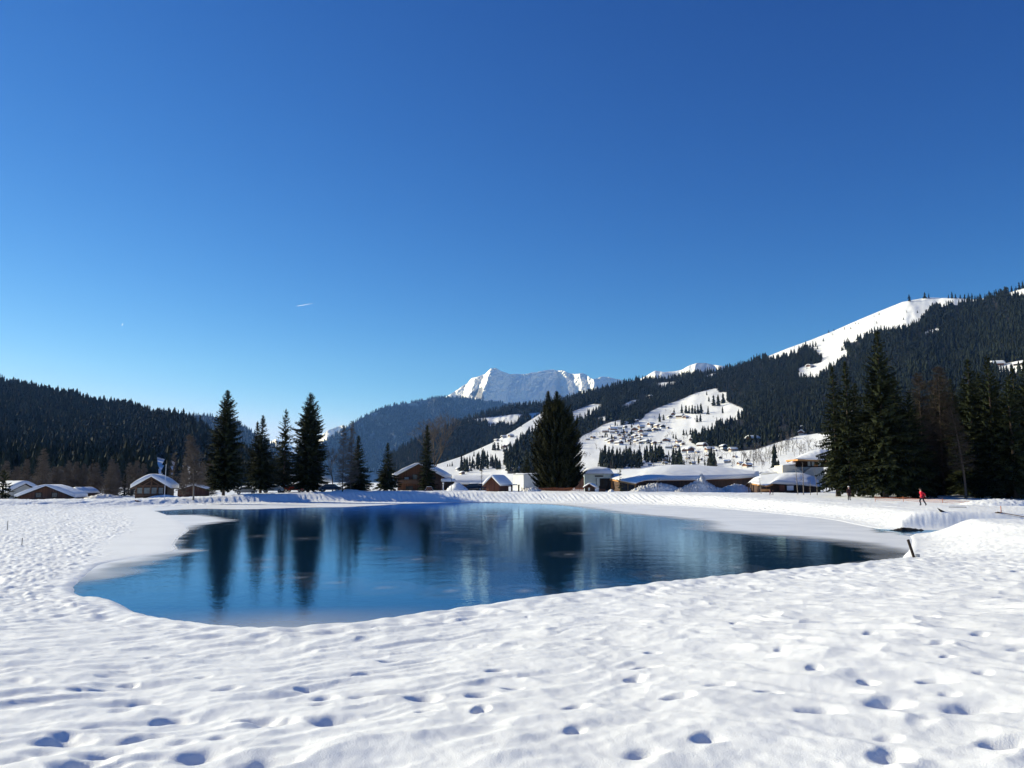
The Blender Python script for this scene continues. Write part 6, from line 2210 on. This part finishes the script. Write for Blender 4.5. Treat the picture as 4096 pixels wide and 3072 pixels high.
SKIN = plain("skin", (.55, .33, .24), .6)
HAIR = plain("brown_hair", (.10, .06, .035))
STAND = dict(lean=0.0, armL=[(-.26, .02, 1.12), (-.24, -.10, .90)], armR=[(.26, .03, 1.12), (.25, -.06, .88)], legL=[(-.11, -.02, .48), (-.12, .03, .08), (-.12, -.12, .03)], legR=[(.12, -.01, .48), (.13, .03, .08), (.14, -.12, .03)])
WALK = dict(lean=-.10, armL=[(-.27, .10, 1.15), (-.22, -.08, .98)], armR=[(.26, .18, 1.18), (.18, .26, 1.0)], legL=[(-.11, -.20, .50), (-.10, -.10, .08), (-.10, -.26, .05)], legR=[(.11, .10, .50), (.11, .34, .10), (.11, .22, .03)])
person(3397, 2001, 1.66, math.radians(10), "person in a long dark maroon coat and white hat standing by the grove", plain("maroon_coat", (.045, .014, .018)), plain("dark_trousers", (.012, .012, .016)), HAIR, SKIN, STAND, .46, hat=plain("white_knit_hat", (.72, .70, .66)))
person(3690, 2022, 1.72, math.radians(-95), "person in a bright red jacket and dark trousers walking below the grove", plain("red_jacket", (.62, .02, .045)), plain("navy_trousers", (.018, .02, .04)), plain("dark_hair", (.03, .02, .015)), SKIN, WALK, .22)
person(3081, 1981, .78, math.radians(-70), "small child in a purple-red suit stepping along the far bank", plain("plum_suit", (.12, .03, .06)), plain("plum_trousers", (.05, .02, .045)), HAIR, SKIN, WALK, .2)
person(3092, 1981, .74, math.radians(60), "small child in dark grey clothes beside the one in the purple-red suit", plain("grey_suit", (.025, .03, .032)), plain("grey_trousers", (.02, .02, .03)), HAIR, SKIN, STAND, .3)

# ------------------------------------------------------------------ vapour trails, far beyond and above the hills
def contrail(u0, v0, u1, v1, Y, w, label, taper):
    a = Vector(px(u0, v0, Y)); b = Vector(px(u1, v1, Y * 1.04))
    n = 26
    pts = []; rad = []
    tb = TB()
    for i in range(n):
        t = i / (n - 1)
        j = np.array([t * 9 + u0]); 
        pts.append(tuple(a.lerp(b, t) + Vector((0, 0, 1)) * w * .25 * float(vnoise(j, j * 0, 5)[0])))
        rad.append(w * (.25 + .75 * min(1, t * 6)) * (1 - t * taper) + w * .02)
    tb.tube(pts, rad, 8)
    me = tb.mesh("contrail", True)
    o = link("contrail", me, None)
    fade = [(1 - (i // 8) / (n - 1)) for i in range(len(me.vertices))]
    fattr(me, "fade", fade)
    me.materials.append(M['trail'])
    tag(o, label, "contrail")


k = N("vapour")         # ice crystals: lit from in front and shining through from behind
at_ = k.n("ShaderNodeAttribute", attribute_name="fade")
rp_ = k.ramp([(0.0, (0, 0, 0)), (.5, (.42, .42, .42))])
k.l(at_.outputs["Fac"], rp_.inputs[0])
d_ = k.n("ShaderNodeBsdfDiffuse"); d_.inputs[0].default_value = (.98, .98, .98, 1)
t_ = k.n("ShaderNodeBsdfTranslucent"); t_.inputs[0].default_value = (.98, .98, .98, 1)
a_ = k.n("ShaderNodeAddShader"); k.l(d_.outputs[0], a_.inputs[0]); k.l(t_.outputs[0], a_.inputs[1])
tr_ = k.n("ShaderNodeBsdfTransparent")
m_ = k.n("ShaderNodeMixShader"); k.l(rp_.outputs[0], m_.inputs[0]); k.l(tr_.outputs[0], m_.inputs[1]); k.l(a_.outputs[0], m_.inputs[2])
k.l(m_.outputs[0], k.o.inputs["Surface"])
M['trail'] = k.m
contrail(1186, 1225, 1262, 1212, 30000, 6, "longer white vapour trail fading to the right, high above the spruces", .5)
contrail(487, 1303, 493, 1291, 30000, 13, "short bright steep vapour trail at left in the blue sky", .4)
contrail(1360, 1489, 1367, 1485, 30000, 4, "faint tiny vapour trail low over the gap in the mountains", .6)

# ------------------------------------------------------------------ the air
def build_haze():
    x0, x1, y0, y1, z0, z1 = -11500, 11500, -5000, 19500, -1.7, 2900
    v = [(x, y, z) for z in (z0, z1) for y in (y0, y1) for x in (x0, x1)]
    f = np.array([[0, 2, 3, 1], [4, 5, 7, 6], [0, 1, 5, 4], [2, 6, 7, 3], [0, 4, 6, 2], [1, 3, 7, 5]])
    me = np_mesh("haze", v, f, smooth=False)
    m = bpy.data.materials.new("haze")
    m.use_nodes = True
    t = m.node_tree
    for n in list(t.nodes):
        t.nodes.remove(n)
    out = t.nodes.new("ShaderNodeOutputMaterial")
    pv = t.nodes.new("ShaderNodeVolumePrincipled")
    pv.inputs["Color"].default_value = (.17, .40, 1.0, 1)
    pv.inputs["Absorption Color"].default_value = (1, 1, 1, 1)
    pv.inputs["Density"].default_value = HAZE
    pv.inputs["Anisotropy"].default_value = .2
    t.links.new(pv.outputs[0], out.inputs["Volume"])
    tag(link("haze", me, m), kind="stuff")


HAZE = 3.2e-5
build_haze()
